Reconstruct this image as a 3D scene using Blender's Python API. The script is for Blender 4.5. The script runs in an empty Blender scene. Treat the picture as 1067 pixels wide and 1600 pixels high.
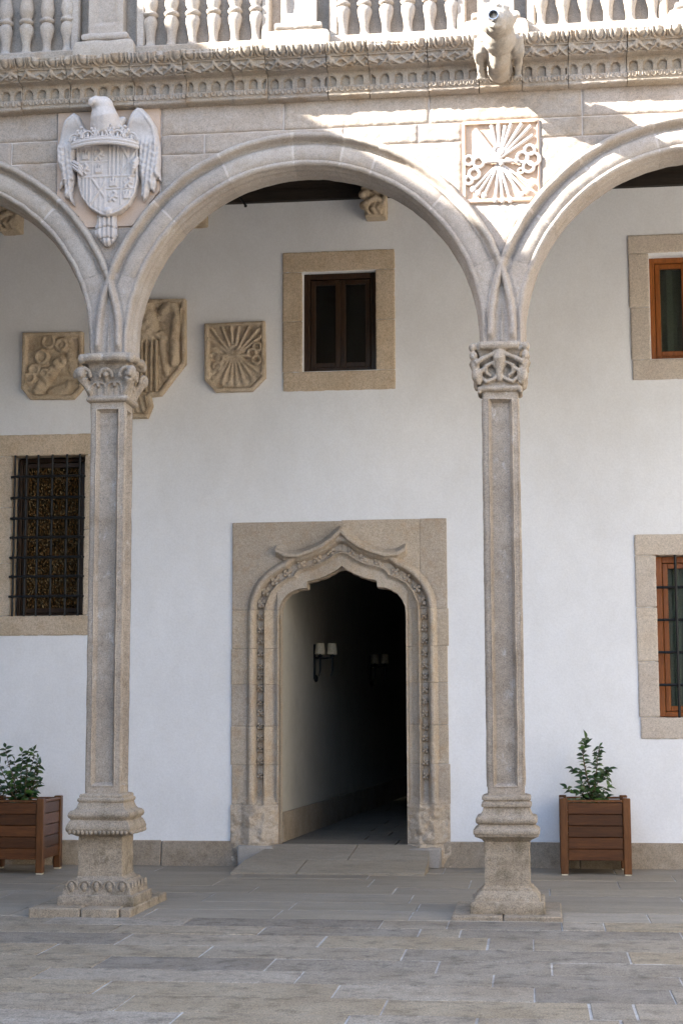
import bpy, math, random
import numpy as np
from mathutils import Vector, Matrix

random.seed(7)
rng = np.random.RandomState(7)
sc = bpy.context.scene
COL = sc.collection
PI = math.pi

# ------------------------------------------------------------------ camera
cam_d = bpy.data.cameras.new('camera')
cam = bpy.data.objects.new('camera', cam_d)
COL.objects.link(cam)
sc.camera = cam
cam_d.sensor_fit = 'VERTICAL'
cam_d.sensor_height = 36.0
cam_d.lens = 2535.4 / 1600 * 36
cam_d.clip_start = 0.05
cam_d.clip_end = 200
yaw, pitch, roll = math.radians(6.911), math.radians(6.933), math.radians(-0.198)
_f = Vector((-math.sin(yaw) * math.cos(pitch), math.cos(yaw) * math.cos(pitch), math.sin(pitch)))
_r = Vector((math.cos(yaw), math.sin(yaw), 0))
_u = _r.cross(_f)
_r2 = _r * math.cos(roll) + _u * math.sin(roll)
_u2 = _u * math.cos(roll) - _r * math.sin(roll)
cam.matrix_world = Matrix(((_r2.x, _u2.x, -_f.x, 0), (_r2.y, _u2.y, -_f.y, 0), (_r2.z, _u2.z, -_f.z, 1.25), (0, 0, 0, 1)))

# ------------------------------------------------------------------ light
SUN = Vector((2.30, 1.0, -1.60)).normalized()          # direction the sunlight travels
elev = math.asin(-SUN.z)
az = math.atan2(-SUN.x, -SUN.y)                        # compass angle of the sun, from +Y towards +X
world = bpy.data.worlds.new('World')
sc.world = world
world.use_nodes = True
wn = world.node_tree.nodes
sky = wn.new('ShaderNodeTexSky')
sky.sky_type = 'NISHITA'
sky.sun_disc = False
sky.sun_elevation = elev
sky.sun_rotation = az
sky.dust_density = 1.5
world.node_tree.links.new(sky.outputs[0], wn['Background'].inputs[0])
wn['Background'].inputs[1].default_value = 0.125
sun_d = bpy.data.lights.new('sun', 'SUN')
sun_d.energy = 5.0
sun_d.angle = math.radians(0.53)
sun_d.color = (1.0, 0.965, 0.91)
sun = bpy.data.objects.new('sun', sun_d)
COL.objects.link(sun)
sun.rotation_euler = SUN.to_track_quat('-Z', 'Y').to_euler()
sc.view_settings.view_transform = 'Standard'
sc.view_settings.look = 'None'
sc.view_settings.gamma = 1
sc.view_settings.exposure = 2.87
sc.cycles.max_bounces = 10
sc.cycles.diffuse_bounces = 6

# ------------------------------------------------------------------ materials
def new_mat(name):
    m = bpy.data.materials.new(name)
    m.use_nodes = True
    nt = m.node_tree
    return m, nt, nt.nodes, nt.links, nt.nodes['Principled BSDF']

def ramp(nd, stops):
    r = nd.new('ShaderNodeValToRGB')
    e = r.color_ramp.elements
    while len(e) > 1:
        e.remove(e[-1])
    e[0].position = stops[0][0]
    c = stops[0][1]
    e[0].color = (c, c, c, 1) if not hasattr(c, '__len__') else tuple(c) + (1,)
    for p, c in stops[1:]:
        n = e.new(p)
        n.color = (c, c, c, 1) if not hasattr(c, '__len__') else tuple(c) + (1,)
    return r

def mixc(nt, a, b, fac, mode='MIX'):
    n = nt.nodes.new('ShaderNodeMix')
    n.data_type = 'RGBA'
    n.blend_type = mode
    for sock, v in ((n.inputs[0], fac), (n.inputs[6], a), (n.inputs[7], b)):
        if isinstance(v, (int, float)):
            sock.default_value = v if sock.type == 'VALUE' else (v, v, v, 1)
        elif isinstance(v, tuple):
            sock.default_value = v + (1,) if len(v) == 3 else v
        else:
            nt.links.new(v, sock)
    return n.outputs[2]

def noise(nt, vec, scale, detail=4, rough=.55, stretch=None):
    if stretch:
        mp = nt.nodes.new('ShaderNodeMapping')
        mp.inputs['Scale'].default_value = stretch
        nt.links.new(vec, mp.inputs[0])
        vec = mp.outputs[0]
    n = nt.nodes.new('ShaderNodeTexNoise')
    n.inputs['Scale'].default_value = scale
    n.inputs['Detail'].default_value = detail
    n.inputs['Roughness'].default_value = rough
    nt.links.new(vec, n.inputs['Vector'])
    return n.outputs[0]

ALB = {'pale_limestone': .78, 'peach_limestone': .74, 'whitened_stone': .55, 'warm_wing_stone': 1.0, 'worn_sandstone': 1.35, 'pale_mortar': .95, 'granite_portal': 1.12, 'granite_surround': 1.38, 'granite_surround_pale': 1.25, 'granite_skirting': 1.0, 'granite_wall': .66, 'granite_arch': .70, 'granite_cornice': .70, 'granite_column': .77, 'granite_pedestal': .84,  'paving_mortar': .95, 'granite_paving': .78, 'granite_paving_gallery': .92}
def stone_mat(name, c1, c2, stain, stain_amt=.5, speck=.22, bump=.35, rand=.10, pale=None, pale_amt=.3, dist=.004, rough=.93, stretch=None):
    K = ALB.get(name, .66)
    c1, c2, stain = [tuple(v * K for v in c) for c in (c1, c2, stain)]
    if pale: pale = tuple(v * K for v in pale)
    m, nt, nd, ln, bs = new_mat(name)
    pos = nd.new('ShaderNodeNewGeometry').outputs['Position']
    n1 = noise(nt, pos, 2.6, 5, .6, stretch)
    r1 = ramp(nd, [(.35, 0.0), (.65, 1.0)]); ln.new(n1, r1.inputs[0])
    col = mixc(nt, c1, c2, r1.outputs[0])
    n2 = noise(nt, pos, 8.0, 7, .68, stretch)
    r2 = ramp(nd, [(.50, 0.0), (.70, stain_amt)]); ln.new(n2, r2.inputs[0])
    col = mixc(nt, col, stain, r2.outputs[0])
    if pale:
        n4 = noise(nt, pos, 13.0, 8, .75, (1.3, 1.3, .6))
        r4 = ramp(nd, [(.56, 0.0), (.70, pale_amt)]); ln.new(n4, r4.inputs[0])
        col = mixc(nt, col, pale, r4.outputs[0])
    n3 = noise(nt, pos, 130.0, 3, .75)
    r3 = ramp(nd, [(.32, 1 - speck * 1.5), (.5, 1.0), (.68, 1 + speck)]); ln.new(n3, r3.inputs[0])
    col = mixc(nt, col, r3.outputs[0], 1.0, 'MULTIPLY')
    n5 = noise(nt, pos, 42.0, 4, .7, stretch)
    r5 = ramp(nd, [(.30, 1 - speck * .65), (.5, 1.0), (.70, 1 + speck * .45)]); ln.new(n5, r5.inputs[0])
    col = mixc(nt, col, r5.outputs[0], 1.0, 'MULTIPLY')
    oi = nd.new('ShaderNodeObjectInfo')
    rr = ramp(nd, [(0.0, (1 - rand, 1 - rand, 1 - rand * .9)), (.35, (1.0, .99, .98)), (.65, (1 + rand * .5, 1.0 + rand * .2, 1 - rand * .4)), (1.0, (1 + rand * .8, 1 + rand * .8, 1 + rand * .9))])
    ln.new(oi.outputs['Random'], rr.inputs[0])
    col = mixc(nt, col, rr.outputs[0], 1.0, 'MULTIPLY')
    ln.new(col, bs.inputs['Base Color'])
    bs.inputs['Roughness'].default_value = rough
    bs.inputs['Specular IOR Level'].default_value = .25
    add = nd.new('ShaderNodeMath'); add.operation = 'MULTIPLY_ADD'
    ln.new(n2, add.inputs[0]); add.inputs[1].default_value = 1.6; ln.new(n3, add.inputs[2])
    bp = nd.new('ShaderNodeBump')
    bp.inputs['Strength'].default_value = bump
    bp.inputs['Distance'].default_value = dist
    ln.new(add.outputs[0], bp.inputs['Height'])
    ln.new(bp.outputs[0], bs.inputs['Normal'])
    return m

def wood_mat(name, dark, light, axis='X', rough=.5, rand=.3, grain=1.0):
    m, nt, nd, ln, bs = new_mat(name)
    tc = nd.new('ShaderNodeTexCoord')
    oi = nd.new('ShaderNodeObjectInfo')
    sc_ = nd.new('ShaderNodeVectorMath'); sc_.operation = 'SCALE'
    comb = nd.new('ShaderNodeCombineXYZ')
    for i in range(3):
        ln.new(oi.outputs['Random'], comb.inputs[i])
    ln.new(comb.outputs[0], sc_.inputs[0]); sc_.inputs['Scale'].default_value = 37.0
    ad = nd.new('ShaderNodeVectorMath'); ad.operation = 'ADD'
    ln.new(tc.outputs['Object'], ad.inputs[0]); ln.new(sc_.outputs[0], ad.inputs[1])
    st = {'X': (1.2, 14, 14), 'Y': (14, 1.2, 14), 'Z': (14, 14, 1.2)}[axis]
    n1 = noise(nt, ad.outputs[0], 3.0 * grain, 6, .65, st)
    n2 = noise(nt, ad.outputs[0], 14.0 * grain, 4, .6, st)
    r1 = ramp(nd, [(.3, dark), (.7, light)]); ln.new(n1, r1.inputs[0])
    r2 = ramp(nd, [(.35, .72), (.6, 1.08)]); ln.new(n2, r2.inputs[0])
    col = mixc(nt, r1.outputs[0], r2.outputs[0], 1.0, 'MULTIPLY')
    rr = ramp(nd, [(0.0, (1 - rand, 1 - rand, 1 - rand)), (1.0, (1 + rand, 1 + rand * .8, 1 + rand * .6))])
    ln.new(oi.outputs['Random'], rr.inputs[0])
    col = mixc(nt, col, rr.outputs[0], 1.0, 'MULTIPLY')
    ln.new(col, bs.inputs['Base Color'])
    bs.inputs['Roughness'].default_value = rough
    bs.inputs['Specular IOR Level'].default_value = .35
    bp = nd.new('ShaderNodeBump'); bp.inputs['Strength'].default_value = .3; bp.inputs['Distance'].default_value = .002
    ln.new(n2, bp.inputs['Height']); ln.new(bp.outputs[0], bs.inputs['Normal'])
    return m

def plain_mat(name, c, rough=.6, metallic=0, spec=.4):
    m, nt, nd, ln, bs = new_mat(name)
    pos = nd.new('ShaderNodeNewGeometry').outputs['Position']
    n = noise(nt, pos, 60.0, 3, .6)
    r = ramp(nd, [(.3, .8), (.7, 1.12)]); ln.new(n, r.inputs[0])
    ln.new(mixc(nt, c, r.outputs[0], 1.0, 'MULTIPLY'), bs.inputs['Base Color'])
    bs.inputs['Roughness'].default_value = rough
    bs.inputs['Metallic'].default_value = metallic
    bs.inputs['Specular IOR Level'].default_value = spec
    return m

M = {}
M['granite'] = stone_mat('granite_wall', (.45, .375, .305), (.51, .44, .375), (.36, .28, .20), .5, .20, .45, .10, (.58, .54, .50), .35)
M['arch'] = stone_mat('granite_arch', (.44, .38, .325), (.51, .45, .385), (.37, .30, .22), .45, .17, .35, .07, (.60, .58, .56), .45)
M['column'] = stone_mat('granite_column', (.36, .305, .245), (.46, .395, .32), (.26, .205, .145), .6, .24, .55, .05, (.66, .64, .61), .6)
M['pedestal'] = stone_mat('granite_pedestal', (.33, .275, .21), (.40, .34, .265), (.15, .125, .085), .85, .30, .7, .05, (.50, .47, .42), .35)
M['cornice'] = stone_mat('granite_cornice', (.40, .34, .27), (.47, .41, .35), (.38, .25, .14), .6, .20, .45, .10, (.55, .51, .47), .3)
M['mortar'] = stone_mat('pale_mortar', (.56, .48, .42), (.62, .55, .49), (.50, .44, .38), .3, .08, .2, .02)
M['crest'] = stone_mat('pale_limestone', (.55, .49, .45), (.62, .57, .53), (.50, .43, .37), .35, .09, .25, .03)
M['crest_back'] = stone_mat('peach_limestone', (.58, .43, .32), (.62, .47, .36), (.56, .39, .26), .3, .07, .2, .03)
M['gargoyle'] = stone_mat('gargoyle_stone', (.42, .37, .31), (.48, .43, .37), (.36, .29, .21), .5, .12, .4, .02)
M['plaque'] = stone_mat('worn_sandstone', (.34, .278, .200), (.42, .352, .270), (.22, .15, .09), .6, .18, .5, .05, (.48, .42, .34), .3)
M['surround'] = stone_mat('granite_surround', (.36, .295, .215), (.42, .35, .27), (.34, .25, .16), .5, .22, .5, .07)
M['surround_pale'] = stone_mat('granite_surround_pale', (.42, .365, .31), (.46, .41, .35), (.38, .31, .24), .4, .20, .5, .05)
M['portal'] = stone_mat('granite_portal', (.37, .315, .25), (.43, .375, .31), (.36, .26, .165), .6, .22, .55, .09)
M['skirting'] = stone_mat('granite_skirting', (.30, .25, .19), (.36, .31, .25), (.20, .16, .11), .6, .22, .6, .08)
M['paving'] = stone_mat('granite_paving', (.31, .268, .212), (.38, .342, .286), (.14, .125, .10), .85, .34, .9, .20, (.42, .40, .385), .35, .005, .85)
M['paving_in'] = stone_mat('granite_paving_gallery', (.27, .238, .192), (.32, .288, .24), (.19, .17, .14), .5, .18, .4, .07, (.37, .35, .33), .25, .003, .85, (.35, 1.3, 1))
M['paving_mortar'] = stone_mat('paving_mortar', (.30, .285, .27), (.54, .53, .51), (.22, .20, .17), .95, .12, .3, .02)
M['passage_floor'] = stone_mat('passage_floor_stone', (.22, .20, .17), (.26, .24, .20), (.14, .12, .10), .5, .15, .4, .05)
M['white_patch'] = stone_mat('whitened_stone', (.55, .51, .47), (.60, .57, .53), (.40, .34, .28), .4, .1, .3, .02)
M['joint'] = stone_mat('pale_mortar_arch', (.62, .54, .47), (.68, .61, .54), (.56, .49, .42), .3, .08, .2, .02)
M['wood'] = wood_mat('oiled_hardwood', (.055, .020, .007), (.125, .049, .016), 'X', .42, .38)
M['wood_v'] = wood_mat('oiled_hardwood_upright', (.085, .033, .011), (.165, .069, .023), 'Z', .42, .22)
M['wood_frame'] = wood_mat('varnished_orange_frame', (.20, .060, .012), (.31, .105, .024), 'Z', .35, .05)
M['wood_dark'] = wood_mat('dark_varnished_frame', (.020, .010, .005), (.046, .022, .009), 'Z', .35, .05)
M['beam'] = wood_mat('dark_ceiling_timber', (.020, .015, .011), (.040, .030, .022), 'X', .7, .2)
M['iron'] = plain_mat('black_iron', (.022, .024, .026), .5, .6)
M['steel'] = plain_mat('steel_pipe', (.30, .32, .36), .4, .9)
M['bore_shade'] = plain_mat('painted_bore_shade', (.01, .01, .01), .8)
M['soil'] = plain_mat('potting_soil', (.045, .032, .022), .95)
M['shade'] = plain_mat('cream_lamp_shade', (.62, .56, .42), .8)
M['stem'] = plain_mat('brown_stem', (.12, .085, .045), .8)
M['curtain'] = plain_mat('grey_curtain', (.62, .63, .56), .9)
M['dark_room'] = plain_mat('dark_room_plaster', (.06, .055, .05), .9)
M['wing'] = stone_mat('warm_wing_stone', (.36, .325, .275), (.40, .365, .315), (.30, .27, .22), .4, .12, .3, .03)

def plaster_mat():
    m, nt, nd, ln, bs = new_mat('white_plaster')
    pos = nd.new('ShaderNodeNewGeometry').outputs['Position']
    n1 = noise(nt, pos, 1.3, 4, .55)
    r1 = ramp(nd, [(.3, (.765, .775, .79)), (.7, (.82, .832, .848))]); ln.new(n1, r1.inputs[0])
    n6 = noise(nt, pos, 5.0, 6, .65, (1, 1, .6))
    r6 = ramp(nd, [(.30, (.955, .95, .94)), (.6, (1.0, 1.0, 1.0))]); ln.new(n6, r6.inputs[0])
    n2 = noise(nt, pos, 70.0, 4, .7)
    r2 = ramp(nd, [(.3, .93), (.7, 1.03)]); ln.new(n2, r2.inputs[0])
    ln.new(mixc(nt, mixc(nt, r1.outputs[0], r6.outputs[0], 1.0, 'MULTIPLY'), r2.outputs[0], 1.0, 'MULTIPLY'), bs.inputs['Base Color'])
    bs.inputs['Roughness'].default_value = .95
    bs.inputs['Specular IOR Level'].default_value = .15
    bp = nd.new('ShaderNodeBump'); bp.inputs['Strength'].default_value = .35; bp.inputs['Distance'].default_value = .003
    ln.new(n2, bp.inputs['Height']); ln.new(bp.outputs[0], bs.inputs['Normal'])
    return m
M['plaster'] = plaster_mat()
M['passage_plaster'] = stone_mat('dim_passage_plaster', (.64, .62, .55), (.70, .68, .61), (.46, .43, .37), .3, .05, .2, 0)

def glass_mat(name, bumpy=0.0):
    m, nt, nd, ln, bs = new_mat(name)
    out = nd['Material Output']
    nd.remove(bs)
    tr = nd.new('ShaderNodeBsdfTransparent'); tr.inputs[0].default_value = (.62, .66, .62, 1)
    gl = nd.new('ShaderNodeBsdfGlossy'); gl.inputs['Roughness'].default_value = .03
    gl.inputs[0].default_value = (.9, .9, .9, 1)
    fr = nd.new('ShaderNodeFresnel'); fr.inputs[0].default_value = 1.5
    mx = nd.new('ShaderNodeMixShader')
    ln.new(fr.outputs[0], mx.inputs[0]); ln.new(tr.outputs[0], mx.inputs[1]); ln.new(gl.outputs[0], mx.inputs[2])
    ln.new(mx.outputs[0], out.inputs[0])
    if bumpy:
        tr.inputs[0].default_value = (.35, .26, .16, 1)
        gl.inputs[0].default_value = (.95, .72, .42, 1)
        fr.inputs[0].default_value = 2.1
        pos = nd.new('ShaderNodeNewGeometry').outputs['Position']
        v = nd.new('ShaderNodeTexVoronoi'); v.inputs['Scale'].default_value = 55
        mp = nd.new('ShaderNodeMapping'); mp.inputs['Scale'].default_value = (1.2, 1, .7)
        ln.new(pos, mp.inputs[0]); ln.new(mp.outputs[0], v.inputs['Vector'])
        bp = nd.new('ShaderNodeBump'); bp.inputs['Strength'].default_value = bumpy; bp.inputs['Distance'].default_value = .03
        ln.new(v.outputs['Distance'], bp.inputs['Height'])
        ln.new(bp.outputs[0], gl.inputs['Normal']); ln.new(bp.outputs[0], fr.inputs['Normal'])
    return m
M['glass'] = glass_mat('window_glass')
def hammered_mat():
    m, nt, nd, ln, bs = new_mat('hammered_glass_painted_glints')
    pos = nd.new('ShaderNodeNewGeometry').outputs['Position']
    v = nd.new('ShaderNodeTexVoronoi'); v.inputs['Scale'].default_value = 42
    mp = nd.new('ShaderNodeMapping'); mp.inputs['Scale'].default_value = (1.3, 1, .75)
    ln.new(pos, mp.inputs[0]); ln.new(mp.outputs[0], v.inputs['Vector'])
    r = ramp(nd, [(.0, (.13, .062, .018)), (.4, (.040, .021, .008)), (.8, (.012, .008, .004))]); ln.new(v.outputs['Distance'], r.inputs[0])  # amber reflections painted into the base colour, brightest at each cell centre
    ln.new(r.outputs[0], bs.inputs['Base Color'])
    bs.inputs['Roughness'].default_value = .12
    bs.inputs['Specular IOR Level'].default_value = .8
    bs.inputs['Specular Tint'].default_value = (1, .75, .4, 1)
    bp = nd.new('ShaderNodeBump'); bp.inputs['Strength'].default_value = 1.0; bp.inputs['Distance'].default_value = .02
    ln.new(v.outputs['Distance'], bp.inputs['Height']); ln.new(bp.outputs[0], bs.inputs['Normal'])
    return m
M['hammered'] = hammered_mat()

def leaf_mat():
    m, nt, nd, ln, bs = new_mat('camellia_leaf')
    oi = nd.new('ShaderNodeObjectInfo')
    r = ramp(nd, [(0.0, (.012, .036, .008)), (.6, (.024, .062, .012)), (1.0, (.065, .125, .022))])
    ln.new(oi.outputs['Random'], r.inputs[0])
    ln.new(r.outputs[0], bs.inputs['Base Color'])
    bs.inputs['Roughness'].default_value = .35
    bs.inputs['Specular IOR Level'].default_value = .5
    return m
M['leaf'] = leaf_mat()

# ------------------------------------------------------------------ object helpers
WLOC = {}
def tag(o, label=None, cat=None, group=None, kind=None):
    if label: o['label'] = label
    if cat: o['category'] = cat
    if group: o['group'] = group
    if kind: o['kind'] = kind
    return o

def thing(name, label, cat, loc, group=None, kind=None):
    o = bpy.data.objects.new(name, None)
    o.empty_display_size = .1
    COL.objects.link(o)
    o.location = loc
    WLOC[o.name] = Vector(loc)
    return tag(o, label, cat, group, kind)

def link_mesh(name, me, mat, parent=None, loc=None):
    """me is in world coordinates unless loc is given (then in coordinates local to loc)."""
    o = bpy.data.objects.new(name, me)
    COL.objects.link(o)
    if mat is not None and not me.materials:
        me.materials.append(mat)
    base = WLOC[parent.name] if parent is not None else Vector((0, 0, 0))
    w = Vector(loc) if loc is not None else Vector((0, 0, 0))
    o.parent = parent
    o.location = w - base
    WLOC[o.name] = w
    return o

def np_mesh(name, V, F, smooth=True, angle=40):
    me = bpy.data.meshes.new(name)
    V = np.asarray(V, dtype=np.float32)
    me.from_pydata(V.tolist(), [], F if isinstance(F, list) else F.tolist())
    me.update()
    if smooth:
        me.polygons.foreach_set('use_smooth', np.ones(len(me.polygons), bool))
        me.set_sharp_from_angle(angle=math.radians(angle))
    return me

def vn(x, z, s, seed=0):
    """smooth value noise in 0..1"""
    x = np.asarray(x, float) * s + seed * 17.31; z = np.asarray(z, float) * s + seed * 5.77
    ix, iz = np.floor(x), np.floor(z); fx, fz = x - ix, z - iz
    fx = fx * fx * (3 - 2 * fx); fz = fz * fz * (3 - 2 * fz)
    def h(a, b):
        t = np.sin(a * 127.1 + b * 311.7 + seed * 74.7) * 43758.5453
        return t - np.floor(t)
    return (h(ix, iz) * (1 - fx) + h(ix + 1, iz) * fx) * (1 - fz) + (h(ix, iz + 1) * (1 - fx) + h(ix + 1, iz + 1) * fx) * fz

def fbm(x, z, s, seed=0, o=3):
    a, t, w = 0, .5, 0
    for i in range(o):
        a = a + t * vn(x, z, s * 2 ** i, seed + i); w += t; t *= .55
    return a / w

def n3(V, s, seed=0):
    return (fbm(V[:, 0] + V[:, 1] * .7, V[:, 2] - V[:, 1] * .6, s, seed) + fbm(V[:, 1] * 1.1 + V[:, 2] * .3, V[:, 0] - V[:, 2] * .4, s, seed + 9)) - 1.0

def jitter(V, amp, s=18, seed=0):
    V = np.array(V, float)
    d = np.stack([n3(V, s, seed), n3(V, s, seed + 31), n3(V, s, seed + 57)], 1)
    return V + d * amp

# --- heightfields facing -Y, cut to an outline, with thickness
def relief(name, x0, x1, z0, z1, cell, h, y0, back, mat, parent, mask=None, xs=None, zs=None, angle=45):
    if xs is None: xs = np.linspace(x0, x1, max(2, int(round((x1 - x0) / cell)) + 1))
    if zs is None: zs = np.linspace(z0, z1, max(2, int(round((z1 - z0) / cell)) + 1))
    X, Z = np.meshgrid(xs, zs)
    X = X.copy(); Z = Z.copy()
    nz, nx = X.shape
    keep = np.ones(X.shape, bool)
    if mask is not None:
        m0 = mask(X, Z)
        keep = m0 < .8 * cell
        for _ in range(2):
            m = mask(X, Z); e = cell * .2
            gx = (mask(X + e, Z) - mask(X - e, Z)) / (2 * e)
            gz = (mask(X, Z + e) - mask(X, Z - e)) / (2 * e)
            g2 = np.maximum(gx * gx + gz * gz, .2)
            mv = (m > 0) & keep
            X = np.where(mv, X - m * gx / g2, X); Z = np.where(mv, Z - m * gz / g2, Z)
    Y = y0 - h(X, Z) * np.ones(X.shape)
    idx = np.arange(nx * nz).reshape(nz, nx)
    a, b, c, d = idx[:-1, :-1], idx[:-1, 1:], idx[1:, 1:], idx[1:, :-1]
    ok = keep[:-1, :-1] & keep[:-1, 1:] & keep[1:, 1:] & keep[1:, :-1]
    if mask is not None:
        mc = (m0[:-1, :-1] + m0[:-1, 1:] + m0[1:, 1:] + m0[1:, :-1]) / 4
        ok &= mc < .35 * cell
    Q = np.stack([a[ok], b[ok], c[ok], d[ok]], 1)
    if len(Q) == 0:
        return None
    V = np.stack([X.ravel(), Y.ravel(), Z.ravel()], 1)
    E = np.concatenate([Q[:, [0, 1]], Q[:, [1, 2]], Q[:, [2, 3]], Q[:, [3, 0]]])
    S = np.sort(E, 1)
    key = S[:, 0].astype(np.int64) * (nx * nz) + S[:, 1]
    u, inv, cnt = np.unique(key, return_inverse=True, return_counts=True)
    B = E[cnt[inv] == 1]
    used = np.unique(Q)
    bv = np.unique(B)
    remap = -np.ones(nx * nz, int); remap[used] = np.arange(len(used))
    Vf = V[used]
    bmap = -np.ones(nx * nz, int); bmap[bv] = len(used) + np.arange(len(bv))
    Vb = V[bv].copy(); Vb[:, 1] = back
    Sk = np.stack([remap[B[:, 1]], remap[B[:, 0]], bmap[B[:, 0]], bmap[B[:, 1]]], 1)
    F = np.concatenate([remap[Q], Sk])
    me = np_mesh(name, np.concatenate([Vf, Vb]), F, True, angle)
    return link_mesh(name, me, mat, parent)

def sd_box(X, Z, cx, cz, hx, hz):
    dx, dz = np.abs(X - cx) - hx, np.abs(Z - cz) - hz
    return np.minimum(np.maximum(dx, dz), 0) + np.hypot(np.maximum(dx, 0), np.maximum(dz, 0))

def seg_d(X, Z, a, b):
    ax, az, bx, bz = a[0], a[1], b[0], b[1]
    L = (bx - ax) ** 2 + (bz - az) ** 2 + 1e-12
    t = np.clip(((X - ax) * (bx - ax) + (Z - az) * (bz - az)) / L, 0, 1)
    return np.hypot(X - ax - t * (bx - ax), Z - az - t * (bz - az))

def line_d(X, Z, pts):
    d = None
    for a, b in zip(pts[:-1], pts[1:]):
        s = seg_d(X, Z, a, b); d = s if d is None else np.minimum(d, s)
    return d

def poly_sd(X, Z, pts):
    d = line_d(X, Z, list(pts) + [pts[0]])
    ins = np.zeros(X.shape, bool)
    n = len(pts)
    for i in range(n):
        (xa, za), (xb, zb) = pts[i], pts[(i + 1) % n]
        if za == zb: continue
        c = ((za > Z) != (zb > Z)) & (X < (xb - xa) * (Z - za) / (zb - za) + xa)
        ins ^= c
    return np.where(ins, -d, d)

def rdg(d, w, h):
    return h * np.sqrt(np.clip(1 - (d / w) ** 2, 0, 1))

def dome(X, Z, cx, cz, rx, rz, h):
    return h * np.sqrt(np.clip(1 - ((X - cx) / rx) ** 2 - ((Z - cz) / rz) ** 2, 0, 1))

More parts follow.
